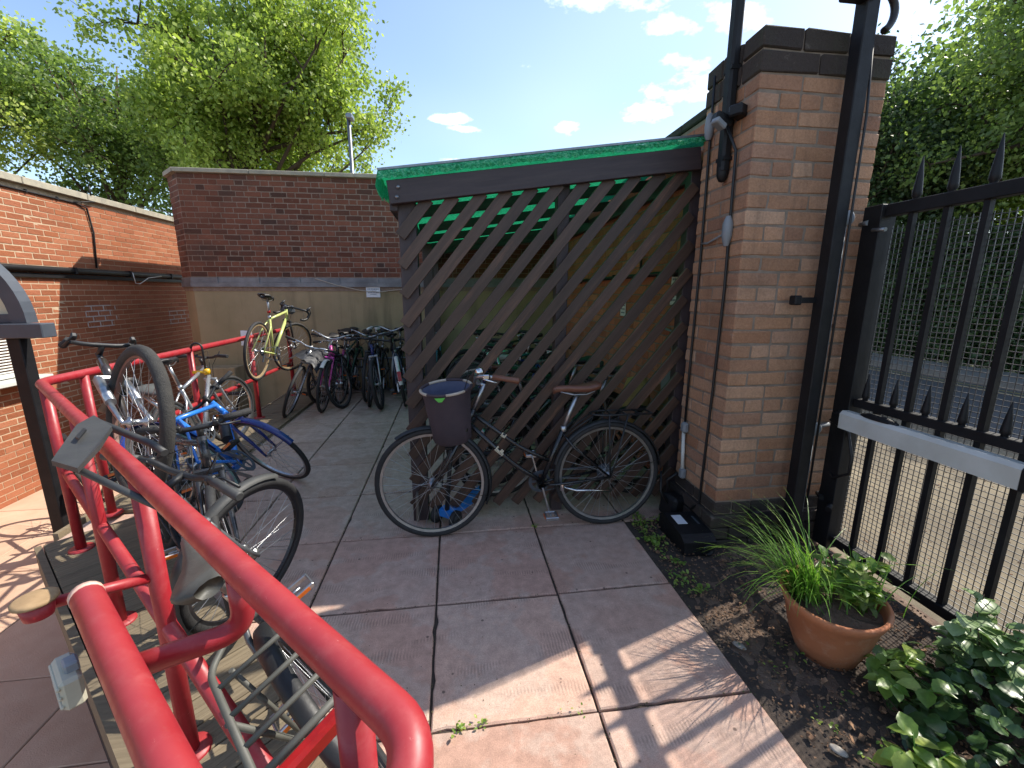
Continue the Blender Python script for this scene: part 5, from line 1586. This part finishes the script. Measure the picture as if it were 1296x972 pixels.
# row facing the court along the back wall
row = 'bicycles standing in a row at the back wall'
P = paint
specs = [
 ('silver bicycle under a dark crumpled cover leaning beside the red railing end', dict(paint=P('silver enamel', '#9a9da2', '#8b8e93', .5), bar='flat', rim=M['alu'], steer=12, cover=True), (-2.02, 5.36), 262, 17),
 ('pink bicycle with white mudguards and chrome bars in the row at the back wall', dict(paint=P('magenta pink enamel', '#b03a8c', '#bd4a98'), bar='swept', guards=True, guard_m=M['pvc_white'], rim=M['alu'], steer=6, style='step', reach=.02, stem=.08), (-1.66, 5.53), 266, 6),
 ('black touring bicycle with chrome wheels in the row right of the pink one', dict(paint=P('black bicycle enamel', '#141517'), bar='flat', rim=M['alu'], steer=-14, style='diamond'), (-1.45, 5.70), 272, -5),
 ('black bicycle with thin grey mudguards half hidden in the middle of the row', dict(paint=P('charcoal enamel', '#2a2c30'), bar='swept', guards=True, rim=M['rim_black'], steer=5, saddle_m=M['pvc_white'], reach=.02), (-1.22, 6.02), 268, 3),
 ('dark blue mountain bicycle with fat tyres in the row at the back wall', dict(paint=P('deep navy enamel', '#1c2c66'), bar='flat', black_bar=True, rim=M['rim_black'], tyre=M['tyre'], tw=0.026, steer=-12, fork_paint=M['alu'], stem=.09), (-0.96, 5.58), 283, -4),
]
for (lab, gx, (fx, fy), yaw, lean) in specs:
    g_ = dict(R=0.33, wb=1.03, lod=1, crank=rng.uniform(0, 360)); cov = gx.pop('cover', None); g_.update(gx)
    L = g_['wb']; a = R_(yaw)
    b, k, S = make_bike(lab, g_, place(fx - L * math.cos(a), fy - L * math.sin(a), 0, yaw, lean), row)
    if cov:
        q = MB(); vs = []; fs = []; c0 = k['stem'] + Vector((-0.15, 0, -0.16)); nx, ny = 16, 12
        r2 = random.Random(2)
        for j in range(ny + 1):
            for i in range(nx + 1):
                u = (i / nx - .5) * 0.75; v = (j / ny - .5) * 0.42
                vs.append(c0 + Vector((u, v, 0.10 - 1.7 * v * v * 1.6 - 0.35 * u * u + r2.uniform(-.02, .02))))
        for j in range(ny):
            for i in range(nx): a_ = j * (nx + 1) + i; fs.append((a_, a_ + 1, a_ + nx + 2, a_ + nx + 1))
        q.add(vs, fs, True); q.build('cover', pm('dark nylon cover', '#26272b', '#33353a', 6, 0.45, bump=0.3, bscale=20), b)
# one that shows its rear wheel
gI = dict(R=0.33, wb=1.03, lod=1, paint=P('blue grey enamel', '#39425a', '#46506a'), bar='swept', guards=True, guard_m=M['pvc_white'], rim=M['alu'], steer=-20, style='step', reach=.02, stem=.12, grip=M['pvc_white'], crank=70)
b, k, S = make_bike('bicycle with white and red rear mudguard facing the wall at the right of the row', gI, place(-0.66, 5.70, 0, 98, 8), row)
q = MB()
for i in range(4):
    a0 = 2.55 + i * 0.09; a1_ = a0 + 0.09; Rg = 0.33 + 0.0205
    q.add([k['rh'] + Vector((Rg * math.cos(a), y, Rg * math.sin(a))) for a in (a0, a1_) for y in (-0.022, 0.022)], [(0, 1, 3, 2)])
q.build('red_band', M['redlens'], b)
gJ = dict(R=0.33, wb=1.0, lod=1, paint=P('sky blue enamel', '#4c86a8', '#5a94b6'), bar='flat', rim=M['alu'], steer=15)
make_bike('pale blue bicycle partly hidden behind the screen post at the back wall', gJ, place(-0.30, 5.85, 0, 84, 4), row)
gJ = dict(R=0.33, wb=1.0, lod=1, paint=P('black bicycle enamel', '#141517'), bar='flat', black_bar=True, rim=M['rim_black'], steer=-8)
make_bike('black bicycle squeezed at the back between the navy one and the white mudguard one', gJ, place(-0.86, 6.5, 0, 268 - 180, -3), row)
for (x, y, yaw, lean, cn, ch_, lab) in ((-1.82, 6.0, 258, 8, 'charcoal enamel', '#2a2c30', 'charcoal bicycle at the back of the row behind the silver and pink ones'),
                                  (-1.55, 6.25, 86, -4, 'deep green enamel', '#17402f', 'dark green bicycle pushed to the wall behind the pink one'),
                                  (-1.12, 5.72, 268, 5, 'black bicycle enamel', '#141517', 'black bicycle with dropped bars standing left of the navy mountain bicycle'),
                                  (-0.48, 5.75, 275, -5, 'charcoal enamel', '#2a2c30', 'charcoal bicycle at the right end of the row beside the screen post')):
    L = 1.02; a = R_(yaw)
    make_bike(lab, dict(R=0.33, wb=1.02, lod=2, paint=P(cn, ch_), bar='drop' if 'dropped' in lab else 'flat', black_bar=True, rim=M['rim_black'] if lean > 0 else M['alu'], steer=rng.uniform(-15, 15), crank=rng.uniform(0, 360)), place(x - L * math.cos(a) if yaw > 180 else x, y - L * math.sin(a) if yaw > 180 else y - .3, 0, yaw, lean), row)
# wall rack behind them
rk = thing('bicycle_rack', 'low galvanised bicycle rack with hoops along the back wall', 'bicycle rack', (-1.0, 6.62, 0.0))
q = MB(); q.tube([(-0.95, 0.1, 0.50), (1.1, 0.1, 0.50)], 0.016, 8); q.tube([(-0.95, -0.2, 0.06), (1.1, -0.2, 0.06)], 0.016, 8); q.build('rail', M['galv'], rk)
hoop = MB().tube(smooth_path([(0, 0.1, 0.50), (0, 0.08, 0.06), (0, -0.2, 0.06), (0, -0.26, 0.36), (0, 0.02, 0.46)], 0.06, 4), 0.007, 6).mesh('hoop', M['galv'])
for k_ in range(20):
    o = link('hoop', hoop, rk); o.location = (-0.9 + k_ * 0.1, 0, 0)

# two black bicycles beyond the railing on the lower terrace
for (x, y, yaw, lab) in ((-3.05, 6.15, 20, 'black bicycle on the lower terrace behind the red railing, saddle left of the post'), (-2.85, 6.55, 12, 'black bicycle on the lower terrace behind the red railing, saddle right of the post')):
    make_bike(lab, dict(R=0.33, wb=1.0, lod=2, paint=BLK, black_bar=True, rim=M['rim_black'], black_post=True, sh=.66), place(x, y, LOW, yaw + 180, 4), 'black bicycles behind the railing')
make_bike('old bicycle with curved brake levers standing behind the canopy post on the lower terrace', dict(R=0.33, wb=1.0, lod=1, paint=P('dark olive enamel', '#3a3c34'), bar='drop', rim=M['alu'], tyre=M['tyre_grey'], steer=20), place(-3.95, 4.72, LOW, -25, -6))
make_bike('silver city bicycle leaning on the far red railing behind the blue one', dict(R=0.33, wb=1.0, lod=1, paint=P('silver enamel', '#9a9da2'), bar='flat', bar_w=.24, black_bar=True, rim=M['alu'], saddle_m=M['saddle_black'], steer=-20), place(-2.07, 3.45, 0.03, 96, 8))
make_bike('black bicycle lying low between the red railing posts beside the reared mountain bicycle', dict(R=0.33, wb=1.0, lod=1, paint=P('charcoal enamel', '#2a2c30'), bar='flat', bar_w=0.2, no_cables=True, black_bar=True, saddle_m=M['saddle_grey'], rim=M['rim_black'], steer=-20, pedal=M['alu'], crank=-20, black_crank=True), place(-1.72, 2.53, 0.03, -44.5, 3))
# yellow ended lock on the railing post
lk = thing('bicycle_lock', 'black shackle lock with yellow end hanging on a red railing post', 'lock', (-2.27, 4.10, 0.0))
q = MB(); q.tube(arc((0.03, 0.0, 1.0), 0.045, 3.14, 0.0, 10, (1, 0, 0), (0, 0, 1)) + [Vector((0.075, 0.0, 0.80))], 0.009, 8); q.build('shackle', M['black_plastic'], lk)
q = MB(); q.tube([(-0.02, -0.02, 0.79), (0.085, 0.0, 0.79)], 0.014, 10); q.lathe((0.085, 0, 0.79), [(0.001, -0.03), (0.024, -0.024), (0.028, 0.0), (0.024, 0.024), (0.001, 0.03)], 12); q.build('yellow_end', P('yellow plastic', '#e0b21c', '#d4a416', rough=.4), lk)
nt = thing('notice', 'plain white sheet tied to the far red railing post', 'sign', (-2.34, 5.27, 0.97))
q = MB(); q.box((0, 0, 0), (0.12, 0.006, 0.17), Euler((0, 0.06, 0)).to_matrix(), 0.002); q.build('sheet', M['paper'], nt)

# the crowd of bicycles under the shelter roof
cols = [('black bicycle enamel', '#141517'), ('charcoal enamel', '#2a2c30'), ('deep green enamel', '#17402f'), ('black bicycle enamel', '#141517'), ('silver enamel', '#9a9da2'), ('deep navy enamel', '#1c2c66'), ('teal enamel', '#1d5a5c'), ('black bicycle enamel', '#141517'), ('dull red enamel', '#6b1f1f'), ('charcoal enamel', '#2a2c30'), ('deep green enamel', '#17402f')]
labs = ['black bicycle stored behind the slatted screen under the green roof', 'charcoal bicycle stored behind the slatted screen under the green roof', 'dark green bicycle stored behind the slatted screen under the green roof', None, 'silver bicycle stored behind the slatted screen under the green roof', 'navy bicycle stored behind the slatted screen under the green roof', 'teal bicycle stored behind the slatted screen under the green roof', None, 'dull red bicycle stored behind the slatted screen under the green roof', None, None]
for i, (nm, hx) in enumerate(cols):
    y = 3.12 + i * 0.325 + rng.uniform(-.04, .04)
    gi = dict(R=0.33, wb=1.0, lod=2, paint=P(nm, hx), bar=['flat', 'swept', 'flat', 'drop'][i % 4], black_bar=(i % 3 != 1), rim=(M['alu'] if i % 2 else M['rim_black']), steer=rng.uniform(-25, 25), crank=rng.uniform(0, 360), saddle_m=(M['saddle_black'] if i != 2 else M['pvc_white']), guards=(i % 3 == 1))
    lab = labs[i] or labs[{3: 0, 7: 0, 9: 1, 10: 2}[i]]
    if i % 2: make_bike(lab, gi, place(1.26 + rng.uniform(-.06, .02), y, 0, 180 + rng.uniform(-10, 10), rng.uniform(-7, 7)), 'bicycles stored under the shelter roof')
    else: make_bike(lab, gi, place(0.22 + rng.uniform(-.05, .06), y, 0, rng.uniform(-10, 10), rng.uniform(-7, 7)), 'bicycles stored under the shelter roof')
make_bike('black bicycle with silver rims parked close behind the slats parallel to the screen', dict(R=0.33, wb=1.0, lod=1, paint=BLK, rim=M['alu'], bar='flat', black_bar=True, steer=12, guards=True), place(1.30, 2.86, 0, 176, -3), 'bicycles stored under the shelter roof')
M['cloth'] = pm('buff plastic sack', '#b39a5e', '#9c8550', 9, 0.7, bump=0.3)
sk = MB(); sk.lathe((1.42, 3.15, 0.38), [(0.001, 0.0), (0.09, 0.02), (0.11, 0.16), (0.10, 0.36), (0.07, 0.44), (0.001, 0.46)], 14)
sk.v = [(x + rng.uniform(-.012, .012), y + rng.uniform(-.012, .012), z) for x, y, z in sk.v]
tag(sk.build('sack', M['cloth']), 'buff sack resting on the bicycles behind the slats near the pillar', 'sack')
# =================================================================== pot and plants
def terracotta():
    m = bpy.data.materials.new('terracotta'); t = NT(m); p = t.pos()
    col = t.ramp(t.noise(p, 6, 6, .6), [(.3, lin('#9f6242')), (.7, lin('#b5754f'))])
    col = t.mix(t.ramp(t.noise(p, 11, 7, .7), [(.52, 0.0), (.75, .55)]), col, lin('#c2a58c'))
    col = t.mix(t.ramp(t.noise(p, 7.5, 7, .75), [(.58, 0.0), (.75, .6)]), col, lin('#5e4436'))
    t.link(col, t.bsdf.inputs['Base Color']); t.bsdf.inputs['Roughness'].default_value = .82
    t.bump(t.noise(p, 70, 6, .7), .3, .004); return m
M['terracotta'] = terracotta()
pot = thing('terracotta_pot', 'terracotta plant pot standing on the soil inside the gate', 'plant pot', (1.535, 1.375, -0.012))
pot.rotation_euler = (R_(3), R_(-3), 0)
PH, PR = 0.275, 0.185
q = MB(); q.lathe((0, 0, 0), [(0.001, 0.0), (0.098, 0.0), (0.112, 0.006), (0.145, 0.10), (0.170, PH - 0.05), (0.176, PH - 0.045), (0.186, PH - 0.02), (0.190, PH - 0.004), (0.184, PH + 0.004), (0.174, PH), (0.170, PH - 0.02), (0.165, PH - 0.055)], 40)
q.build('body', M['terracotta'], pot)
q = MB(); vs = [(0, 0, PH - 0.045)]; fs = []
for i in range(24):
    a = 2 * math.pi * i / 24
    for r_ in (0.08, 0.168): vs.append((r_ * math.cos(a), r_ * math.sin(a), PH - 0.05 + rng.uniform(-.012, .012)))
for i in range(24):
    j = (i + 1) % 24
    fs.append((0, 1 + 2 * i, 1 + 2 * j)); fs.append((1 + 2 * i, 2 + 2 * i, 2 + 2 * j, 1 + 2 * j))
q.add(vs, fs); q.build('compost', M['soil'], pot)

def blade(mb, base, az, L, lean, droop, w, n=7):
    """grass blade: tapering ribbon bending over under its weight"""
    base = Vector(base); d = Vector((math.cos(az), math.sin(az), 0)); s = Vector((-math.sin(az), math.cos(az), 0))
    p = base; ang = lean; vs = []; fs = []
    for i in range(n + 1):
        t = i / n; ww = w * (1 - t ** 1.6) + 0.0004
        vs += [p - s * ww, p + s * ww + Vector((0, 0, ww * .5))]
        if i < n:
            p = p + (d * math.sin(ang) + Vector((0, 0, math.cos(ang)))) * (L / n)
            ang += droop / n * (0.5 + 1.2 * t)
    for i in range(n): fs.append((2 * i, 2 * i + 1, 2 * i + 3, 2 * i + 2))
    mb.add(vs, fs, True)
gp_ = thing('grass_plant', 'tuft of long arching grass leaves growing in the left of the terracotta pot', 'plant', (1.455, 1.43, 0.22))
r3 = random.Random(11)
big = 0
mb_rest = MB()
for k_ in range(230):
    az = r3.gauss(2.85, 1.0); L = r3.uniform(0.18, 0.50); base = (r3.gauss(0, 0.035), r3.gauss(0, 0.035), 0)
    args = (az, L, r3.uniform(.05, .85), r3.uniform(.7, 2.1), r3.uniform(.0018, .0036))
    if k_ < 120:
        mb = MB(); blade(mb, base, *args); mb.build('grass_leaf', M['grass_blade'], gp_)
    else: blade(mb_rest, base, *args)
tag(mb_rest.build('grass_leaves', M['grass_blade'], gp_), kind='stuff')

def leaf_mesh(name, m, L=1.0, W=0.42, teeth=0, fold=0.25, curl=0.25):
    """a single leaf blade, 2 rows of quads, folded on the midrib"""
    n = 7; vs = []; fs = []
    for i in range(n + 1):
        t = i / n; w = W * (math.sin(math.pi * min(1, t * .93 + .07)) ** .8) * (1 + (teeth * (0.08 if i % 2 else -0.06)))
        x = t * L; z = -curl * t * t * L
        vs += [(x, -w, z + fold * w), (x, 0, z), (x, w, z + fold * w)]
    for i in range(n):
        for k_ in range(2): fs.append((3 * i + k_, 3 * (i + 1) + k_, 3 * (i + 1) + k_ + 1, 3 * i + k_ + 1))
    return MB().add(vs, fs, True).mesh(name, m)
def set_leaf(name, me, parent, p, az, el, s, roll=0.0):
    o = link(name, me, parent); o.location = p; o.rotation_euler = Euler((roll, -el, az), 'XYZ'); o.scale = (s, s, s); return o
LB = [leaf_mesh('leaf', M['leaf_bright'], 1, w_, 1, f_, c) for c, w_, f_ in ((.15, .34, .3), (.35, .30, .45), (.6, .36, .2))]
LI = [leaf_mesh('leaf', M['leaf_ivy'], 1, .50, 1, .22, c) for c in (.1, .3, .5)]
LD = [leaf_mesh('leaf', M['leaf_dark'], 1, .30, 0, .3, c) for c in (.2, .4)]
# leafy weeds in the right of the pot
wd = thing('leafy_weed', 'leafy green weed with upright stems in the right of the terracotta pot', 'plant', (1.60, 1.36, 0.22))
for s_ in range(22):
    a = r3.uniform(0, 6.28); rr_ = r3.uniform(0, .085); hgt = r3.uniform(.08, .26)
    b0 = Vector((rr_ * math.cos(a), rr_ * math.sin(a), 0)); top = b0 + Vector((r3.uniform(-.05, .05), r3.uniform(-.05, .05), hgt))
    q = MB(); q.tube([b0, b0.lerp(top, .5) + Vector((r3.uniform(-.01, .01), 0, 0)), top], [.0028, .0022, .0014], 5); q.build('stem', M['grass_blade'], wd)
    for j in range(8):
        t = r3.uniform(.25, 1); set_leaf('leaf', r3.choice(LB + LD), wd, b0.lerp(top, t), r3.uniform(0, 6.28), r3.uniform(-.2, .9), r3.uniform(.035, .075), r3.uniform(-.5, .5))
for s_ in range(26):
    mb = MB(); blade(mb, (r3.gauss(.02, .05), r3.gauss(0, .05), 0), r3.uniform(0, 6.28), r3.uniform(.12, .28), r3.uniform(.05, .6), r3.uniform(.4, 1.6), .0028); mb.build('grass_leaf', M['grass_blade'], wd)
# broad bright sprig leaning out over the pot front
def sprig(label, loc, stems, mats, nleaf, ls, spread, h, seed):
    r4 = random.Random(seed); root = thing('broad_leaved_plant', label, 'plant', loc)
    for s_ in range(stems):
        a = r4.uniform(0, 6.28); top = Vector((math.cos(a) * r4.uniform(.3, 1) * spread, math.sin(a) * r4.uniform(.3, 1) * spread, r4.uniform(.5, 1) * h))
        q = MB(); q.tube([(0, 0, 0), (top.x * .35, top.y * .35, top.z * .65), tuple(top)], [.004, .003, .0018], 6); q.build('stem', M['grass_blade'], root)
        for j in range(nleaf):
            t = .55 + .45 * (j + .5) / nleaf; az = a + (j - nleaf / 2) * 1.3 + r4.uniform(-.4, .4)
            set_leaf('leaf', r4.choice(mats), root, Vector((top.x * t, top.y * t, top.z * (.5 + .5 * t))), az, r4.uniform(-.25, .5), ls * r4.uniform(.7, 1.2), r4.uniform(-.3, .3))
    return root
sprig('bright green broad leaved plant leaning against the front right of the terracotta pot', (1.56, 1.12, -.01), 5, LB, 5, .07, .13, .22, 4)
sprig('low yellow green broad leaved plant at the bottom edge beside the ivy', (1.36, .86, -.01), 5, LB, 4, .07, .11, .15, 9)
# ivy patch
ivy = thing('ivy_patch', 'dark glossy ivy and shrub growth covering the soil along the gate', 'ivy', (1.85, 1.0, 0.0))
rest = []
r5 = random.Random(21)
cand = []
for k_ in range(1000):
    x = r5.uniform(-.52, .30); y = r5.uniform(-.75, .26)
    if x < -.40 + .5 * max(0, y + .05): continue
    hmax = .06 + .24 * min(1, max(0, (x + .45) / .5)) * min(1, max(.2, (.30 - y) / .35))
    z = r5.uniform(.02, 1) ** .8 * hmax
    cand.append((x, y, z))
cand.sort(key=lambda c: -(c[2] + 0.12 * c[1] * -1))
cand_near = cand[:290]; cand_far = cand[290:]
for (x, y, z) in cand_near:
    set_leaf('leaf', r5.choice(LI), ivy, (x, y, z), r5.uniform(0, 6.28), r5.uniform(-.5, .35), r5.uniform(.024, .06), r5.uniform(-.7, .7))
mb = MB()
for (x, y, z) in cand_far:
    me = r5.choice(LI); mt = Matrix.Translation((x, y, z)) @ Euler((r5.uniform(-.6, .6), r5.uniform(-.4, .6), r5.uniform(0, 6.28))).to_matrix().to_4x4() @ Matrix.Scale(r5.uniform(.03, .065), 4)
    mb.add([mt @ v.co for v in me.vertices], [tuple(p.vertices) for p in me.polygons], True)
tag(mb.build('ivy_leaves', M['leaf_ivy'], ivy), kind='stuff')
q = MB()
for k_ in range(40):
    x, y = r5.uniform(-.45, .28), r5.uniform(-.7, .22)
    q.tube([(x, y, 0), (x + r5.uniform(-.06, .06), y + r5.uniform(-.06, .06), .03), (x + r5.uniform(-.14, .14), y + r5.uniform(-.14, .14), .05)], .0022, 4)
tag(q.build('ivy_stems', M['bark'], ivy), kind='stuff')
# shrub with paler leaves right at the frame edge
shb = thing('pale_shrub', 'low shrub with pale grey green leaves against the gate at the right edge', 'shrub', (2.02, 1.17, 0))
LP = [leaf_mesh('leaf', leaf_mat('pale shrub leaves', '#5e7a44', '#75905a', '#93a878', .3, .35), 1, .42, 0, .25, c) for c in (.15, .35)]
for s_ in range(16):
    a = r5.uniform(0, 6.28); top = Vector((r5.uniform(-.26, .10), r5.uniform(-.45, .12), r5.uniform(.14, .34)))
    q = MB(); q.tube([(top.x * .3, top.y * .4, 0), (top.x * .6, top.y * .7, top.z * .6), tuple(top)], [.004, .003, .0015], 5); q.build('stem', M['bark'], shb)
    for j in range(11):
        t = r5.uniform(.35, 1); set_leaf('leaf', r5.choice(LP), shb, (top.x * (.3 + .7 * t), top.y * (.4 + .6 * t), top.z * t), r5.uniform(0, 6.28), r5.uniform(-.2, .6), r5.uniform(.04, .085), r5.uniform(-.4, .4))
# small weeds in the joints and along the bed edge
def tuft(cx, cy, n, s_, sp):
    global wmb
    for k_ in range(n):
        me = r5.choice(LB); mt = Matrix.Translation((cx + r5.gauss(0, sp), cy + r5.gauss(0, sp * .6), r5.uniform(.002, s_ * .8))) @ Euler((r5.uniform(-.4, .4), r5.uniform(-1.0, .1), r5.uniform(0, 6.28))).to_matrix().to_4x4() @ Matrix.Scale(s_ * r5.uniform(.5, 1.1), 4)
        wmb.add([mt @ v.co for v in me.vertices], [tuple(p.vertices) for p in me.polygons], True)
for (lab, pts) in (('small green weeds sprouting from the paving joint near the red rail end', [(-.02, 1.222, 16, .018, .018), (.05, 1.226, 12, .016, .015)]),
                   ('tiny green weed in the paving joint in front of the black bicycle', [(.487, 2.485, 12, .018, .012), (.40, 1.226, 8, .012, .02)])):
    wmb = MB()
    for p_ in pts: tuft(*p_)
    tag(wmb.build('paving_weed', M['leaf_bright']), lab, 'weed', 'weeds in the paving joints')
wmb = MB()
for k_ in range(34): tuft(r5.uniform(1.12, 1.22), r5.uniform(1.75, 2.6), 9, r5.uniform(.014, .03), .02)
for k_ in range(14): tuft(r5.uniform(1.12, 1.40), r5.uniform(2.42, 2.56), 9, r5.uniform(.016, .03), .02)
for k_ in range(16): tuft(r5.uniform(1.12, 1.5), r5.uniform(.8, 1.8), 5, r5.uniform(.012, .02), .02)
tag(wmb.build('edge_weeds', M['leaf_bright']), kind='stuff')

# =================================================================== trees
def tree(name, label, base, height, crown_c, crown_r, leaf_m, nleaf, lsize, seed, group=None, trunk_r=0.16, clump=0.34, nlimb=16, bare=0.0):
    """tapered trunk, limbs and twigs; small leaf faces in clumps carried on the twig ends"""
    r = random.Random(seed); nr = np.random.default_rng(seed)
    root = thing(name, label, 'tree', base, 0, group)
    cc = Vector(crown_c) - Vector(base); cr = Vector(crown_r)
    q = MB()
    top = Vector((cc.x + r.uniform(-.3, .3), cc.y + r.uniform(-.3, .3), cc.z + cr.z * .75))
    tp = [Vector((0, 0, 0)), Vector((top.x * .1, top.y * .1, cc.z * .35)), Vector((top.x * .4, top.y * .4, cc.z * .8)), cc.lerp(top, .4), top]
    q.tube(tp, [trunk_r, trunk_r * .85, trunk_r * .6, trunk_r * .35, .02], 10)
    tips = []
    for i in range(nlimb):
        t = .28 + .6 * i / nlimb
        k_ = min(int(t * 4), 3); p0 = tp[k_].lerp(tp[k_ + 1], t * 4 - k_)
        a = i * 2.4 + r.uniform(-.5, .5); e = r.uniform(-.35, .95)
        rad = r.uniform(.72, 1.0)
        end = cc + Vector((cr.x * rad * math.cos(a) * math.cos(e), cr.y * rad * math.sin(a) * math.cos(e), cr.z * rad * math.sin(e)))
        mid = p0.lerp(end, .5) + Vector((r.uniform(-.2, .2), r.uniform(-.2, .2), r.uniform(0, .35)))
        q.tube([p0, mid, end], [trunk_r * .38, trunk_r * .2, .012], 6)
        tips.append(end)
        for j in range(6):
            tt = r.uniform(.3, .95); pm_ = (p0.lerp(mid, tt * 2) if tt < .5 else mid.lerp(end, tt * 2 - 1))
            d = Vector((r.gauss(0, 1), r.gauss(0, 1), r.gauss(.55, .8))).normalized()
            e2 = pm_ + d * r.uniform(.35, .9) * min(cr) * .5
            v = e2 - cc; m_ = math.sqrt((v.x / cr.x) ** 2 + (v.y / cr.y) ** 2 + (v.z / cr.z) ** 2)
            if m_ > 1.05: e2 = cc + v / m_ * 1.02
            q.tube([pm_, pm_.lerp(e2, .5) + Vector((0, 0, .06)), e2], [trunk_r * .12, trunk_r * .07, .006], 5)
            tips.append(e2); tips.append(pm_.lerp(e2, .6))
            for l in range(3):
                e3 = e2 + Vector((r.gauss(0, 1), r.gauss(0, 1), r.gauss(.4, 1))).normalized() * r.uniform(.2, .55) * min(cr) * .3
                q.tube([pm_.lerp(e2, .7), e3], [.014, .004], 4); tips.append(e3)
    q.build('trunk', M['bark'], root)
    T = np.array([[t.x, t.y, t.z] for t in tips])
    n = nleaf
    idx = nr.integers(0, len(T), n)
    wgt = nr.uniform(.6, 1.4, len(T))
    C = T[idx] + nr.normal(0, 1, (n, 3)) * (clump * wgt[idx])[:, None] * np.array([1, 1, .8])
    ax = nr.normal(0, 1, (n, 3)) + np.array([.25, .1, -.35]); ax /= np.linalg.norm(ax, axis=1)[:, None]
    bx = np.cross(ax, nr.normal(0, 1, (n, 3))); bx /= np.linalg.norm(bx, axis=1)[:, None] + 1e-9
    s = lsize * nr.uniform(.55, 1.25, n)[:, None]
    V = np.stack([C, C + ax * s * .5 + bx * s * .34, C + ax * s, C + ax * s * .5 - bx * s * .34], 1).reshape(-1, 3)
    me = bpy.data.meshes.new('crown')
    me.vertices.add(4 * n); me.vertices.foreach_set('co', V.astype(np.float32).ravel())
    me.loops.add(4 * n); me.loops.foreach_set('vertex_index', np.arange(4 * n, dtype=np.int32))
    me.polygons.add(n); me.polygons.foreach_set('loop_start', np.arange(0, 4 * n, 4, dtype=np.int32)); me.polygons.foreach_set('loop_total', np.full(n, 4, dtype=np.int32))
    me.materials.append(leaf_m); me.update(); me.validate()
    o = link('crown', me, root); o['kind'] = 'stuff'
    return root
GB_ = 'trees beyond the back wall'
tree('broadleaf_tree', 'large spreading spring green tree rising behind the dark brick wall', (-6.2, 14.5, LOW), 11, (-5.2, 14.5, 6.4), (3.9, 2.8, 3.9), M['leaf_spring'], 76000, .12, 1, GB_, .22, .24, 30)
tree('broadleaf_tree', 'darker green tree filling the gap above the orange brick wall', (-11.2, 17.0, LOW), 10, (-10.8, 17.0, 5.6), (3.2, 2.8, 4.0), M['leaf_dark'], 36000, .125, 2, GB_, .18, .26, 22)
tree('broadleaf_tree', 'pale yellow green tree at the far left edge above the brick wall', (-14.6, 15.2, LOW), 10, (-14.2, 15.2, 6.0), (3.0, 2.6, 3.9), M['leaf_yellow'], 26000, .125, 3, GB_, .16, .26, 22)
tree('broadleaf_tree', 'low leafy tree between the brick walls behind the larger trees', (-8.0, 20.5, LOW), 9, (-8.2, 20.5, 5.0), (4.2, 2.5, 3.6), M['leaf_spring'], 26000, .135, 8, GB_, .16, .34, 18)
GR_ = 'trees across the road'
tree('broadleaf_tree', 'dense green tree across the road just right of the pillar', (10.6, 10.3, -.1), 8, (10.5, 10.2, 3.6), (2.6, 2.6, 3.3), M['leaf_hedge'], 52000, .10, 4, GR_, .18, .26, 22)
tree('broadleaf_tree', 'tall sunlit tree across the road at the right edge of the view', (11.4, 6.6, -.1), 10, (11.4, 6.6, 4.6), (2.5, 2.6, 4.2), M['leaf_dark'], 56000, .095, 5, GR_, .20, .25, 24)
tree('broadleaf_tree', 'shaded tree across the road behind the gate spears', (13.5, 8.6, -.1), 9, (13.5, 8.6, 4.6), (3.0, 3.0, 3.9), M['leaf_dark'], 30000, .16, 6, GR_, .18, .36, 20)
tree('broadleaf_tree', 'farther tree across the road glimpsed between the other two', (14.5, 13.5, -.1), 9, (14.5, 13.5, 4.4), (3.2, 3.0, 4.2), M['leaf_dark'], 24000, .18, 7, GR_, .18, .4, 18)
# clipped hedge along the far pavement
hd = thing('hedge', 'tall dark hedge along the far side of the road behind the gate', 'hedge', (10.9, 8.0, 0.0))
nr = np.random.default_rng(31); n = 85000
Y = nr.uniform(-7.5, 12.5, n); Z = nr.uniform(0.0, 1.0, n) ** .9
X = np.where(nr.random(n) < .75, -.38 + nr.normal(0, .07, n), nr.uniform(-.4, .5, n)) + .12 * np.sin(Y * 2.3) * np.sin(Z * 5)
Z = Z * (2.9 + .18 * np.sin(Y * 1.7) + .08 * np.sin(Y * 5.1))
C = np.stack([X, Y, Z], 1)
ax = nr.normal(0, 1, (n, 3)); ax /= np.linalg.norm(ax, axis=1)[:, None]
bx = np.cross(ax, nr.normal(0, 1, (n, 3))); bx /= np.linalg.norm(bx, axis=1)[:, None]
s = .105 * nr.uniform(.6, 1.2, n)[:, None]
V = np.stack([C, C + ax * s * .5 + bx * s * .36, C + ax * s, C + ax * s * .5 - bx * s * .36], 1).reshape(-1, 3)
me = bpy.data.meshes.new('foliage')
me.vertices.add(4 * n); me.vertices.foreach_set('co', V.astype(np.float32).ravel())
me.loops.add(4 * n); me.loops.foreach_set('vertex_index', np.arange(4 * n, dtype=np.int32))
me.polygons.add(n); me.polygons.foreach_set('loop_start', np.arange(0, 4 * n, 4, dtype=np.int32)); me.polygons.foreach_set('loop_total', np.full(n, 4, dtype=np.int32))
me.materials.append(M['leaf_hedge']); me.update(); me.validate()
link('foliage', me, hd)['kind'] = 'stuff'
q = MB(); q.box((.1, 2.5, 1.3), (.5, 19.6, 2.6)); q.build('inner_twigs', pm('dark hedge twigs', '#2a281e', '#1e1d16', 6, .95, bump=1), hd)
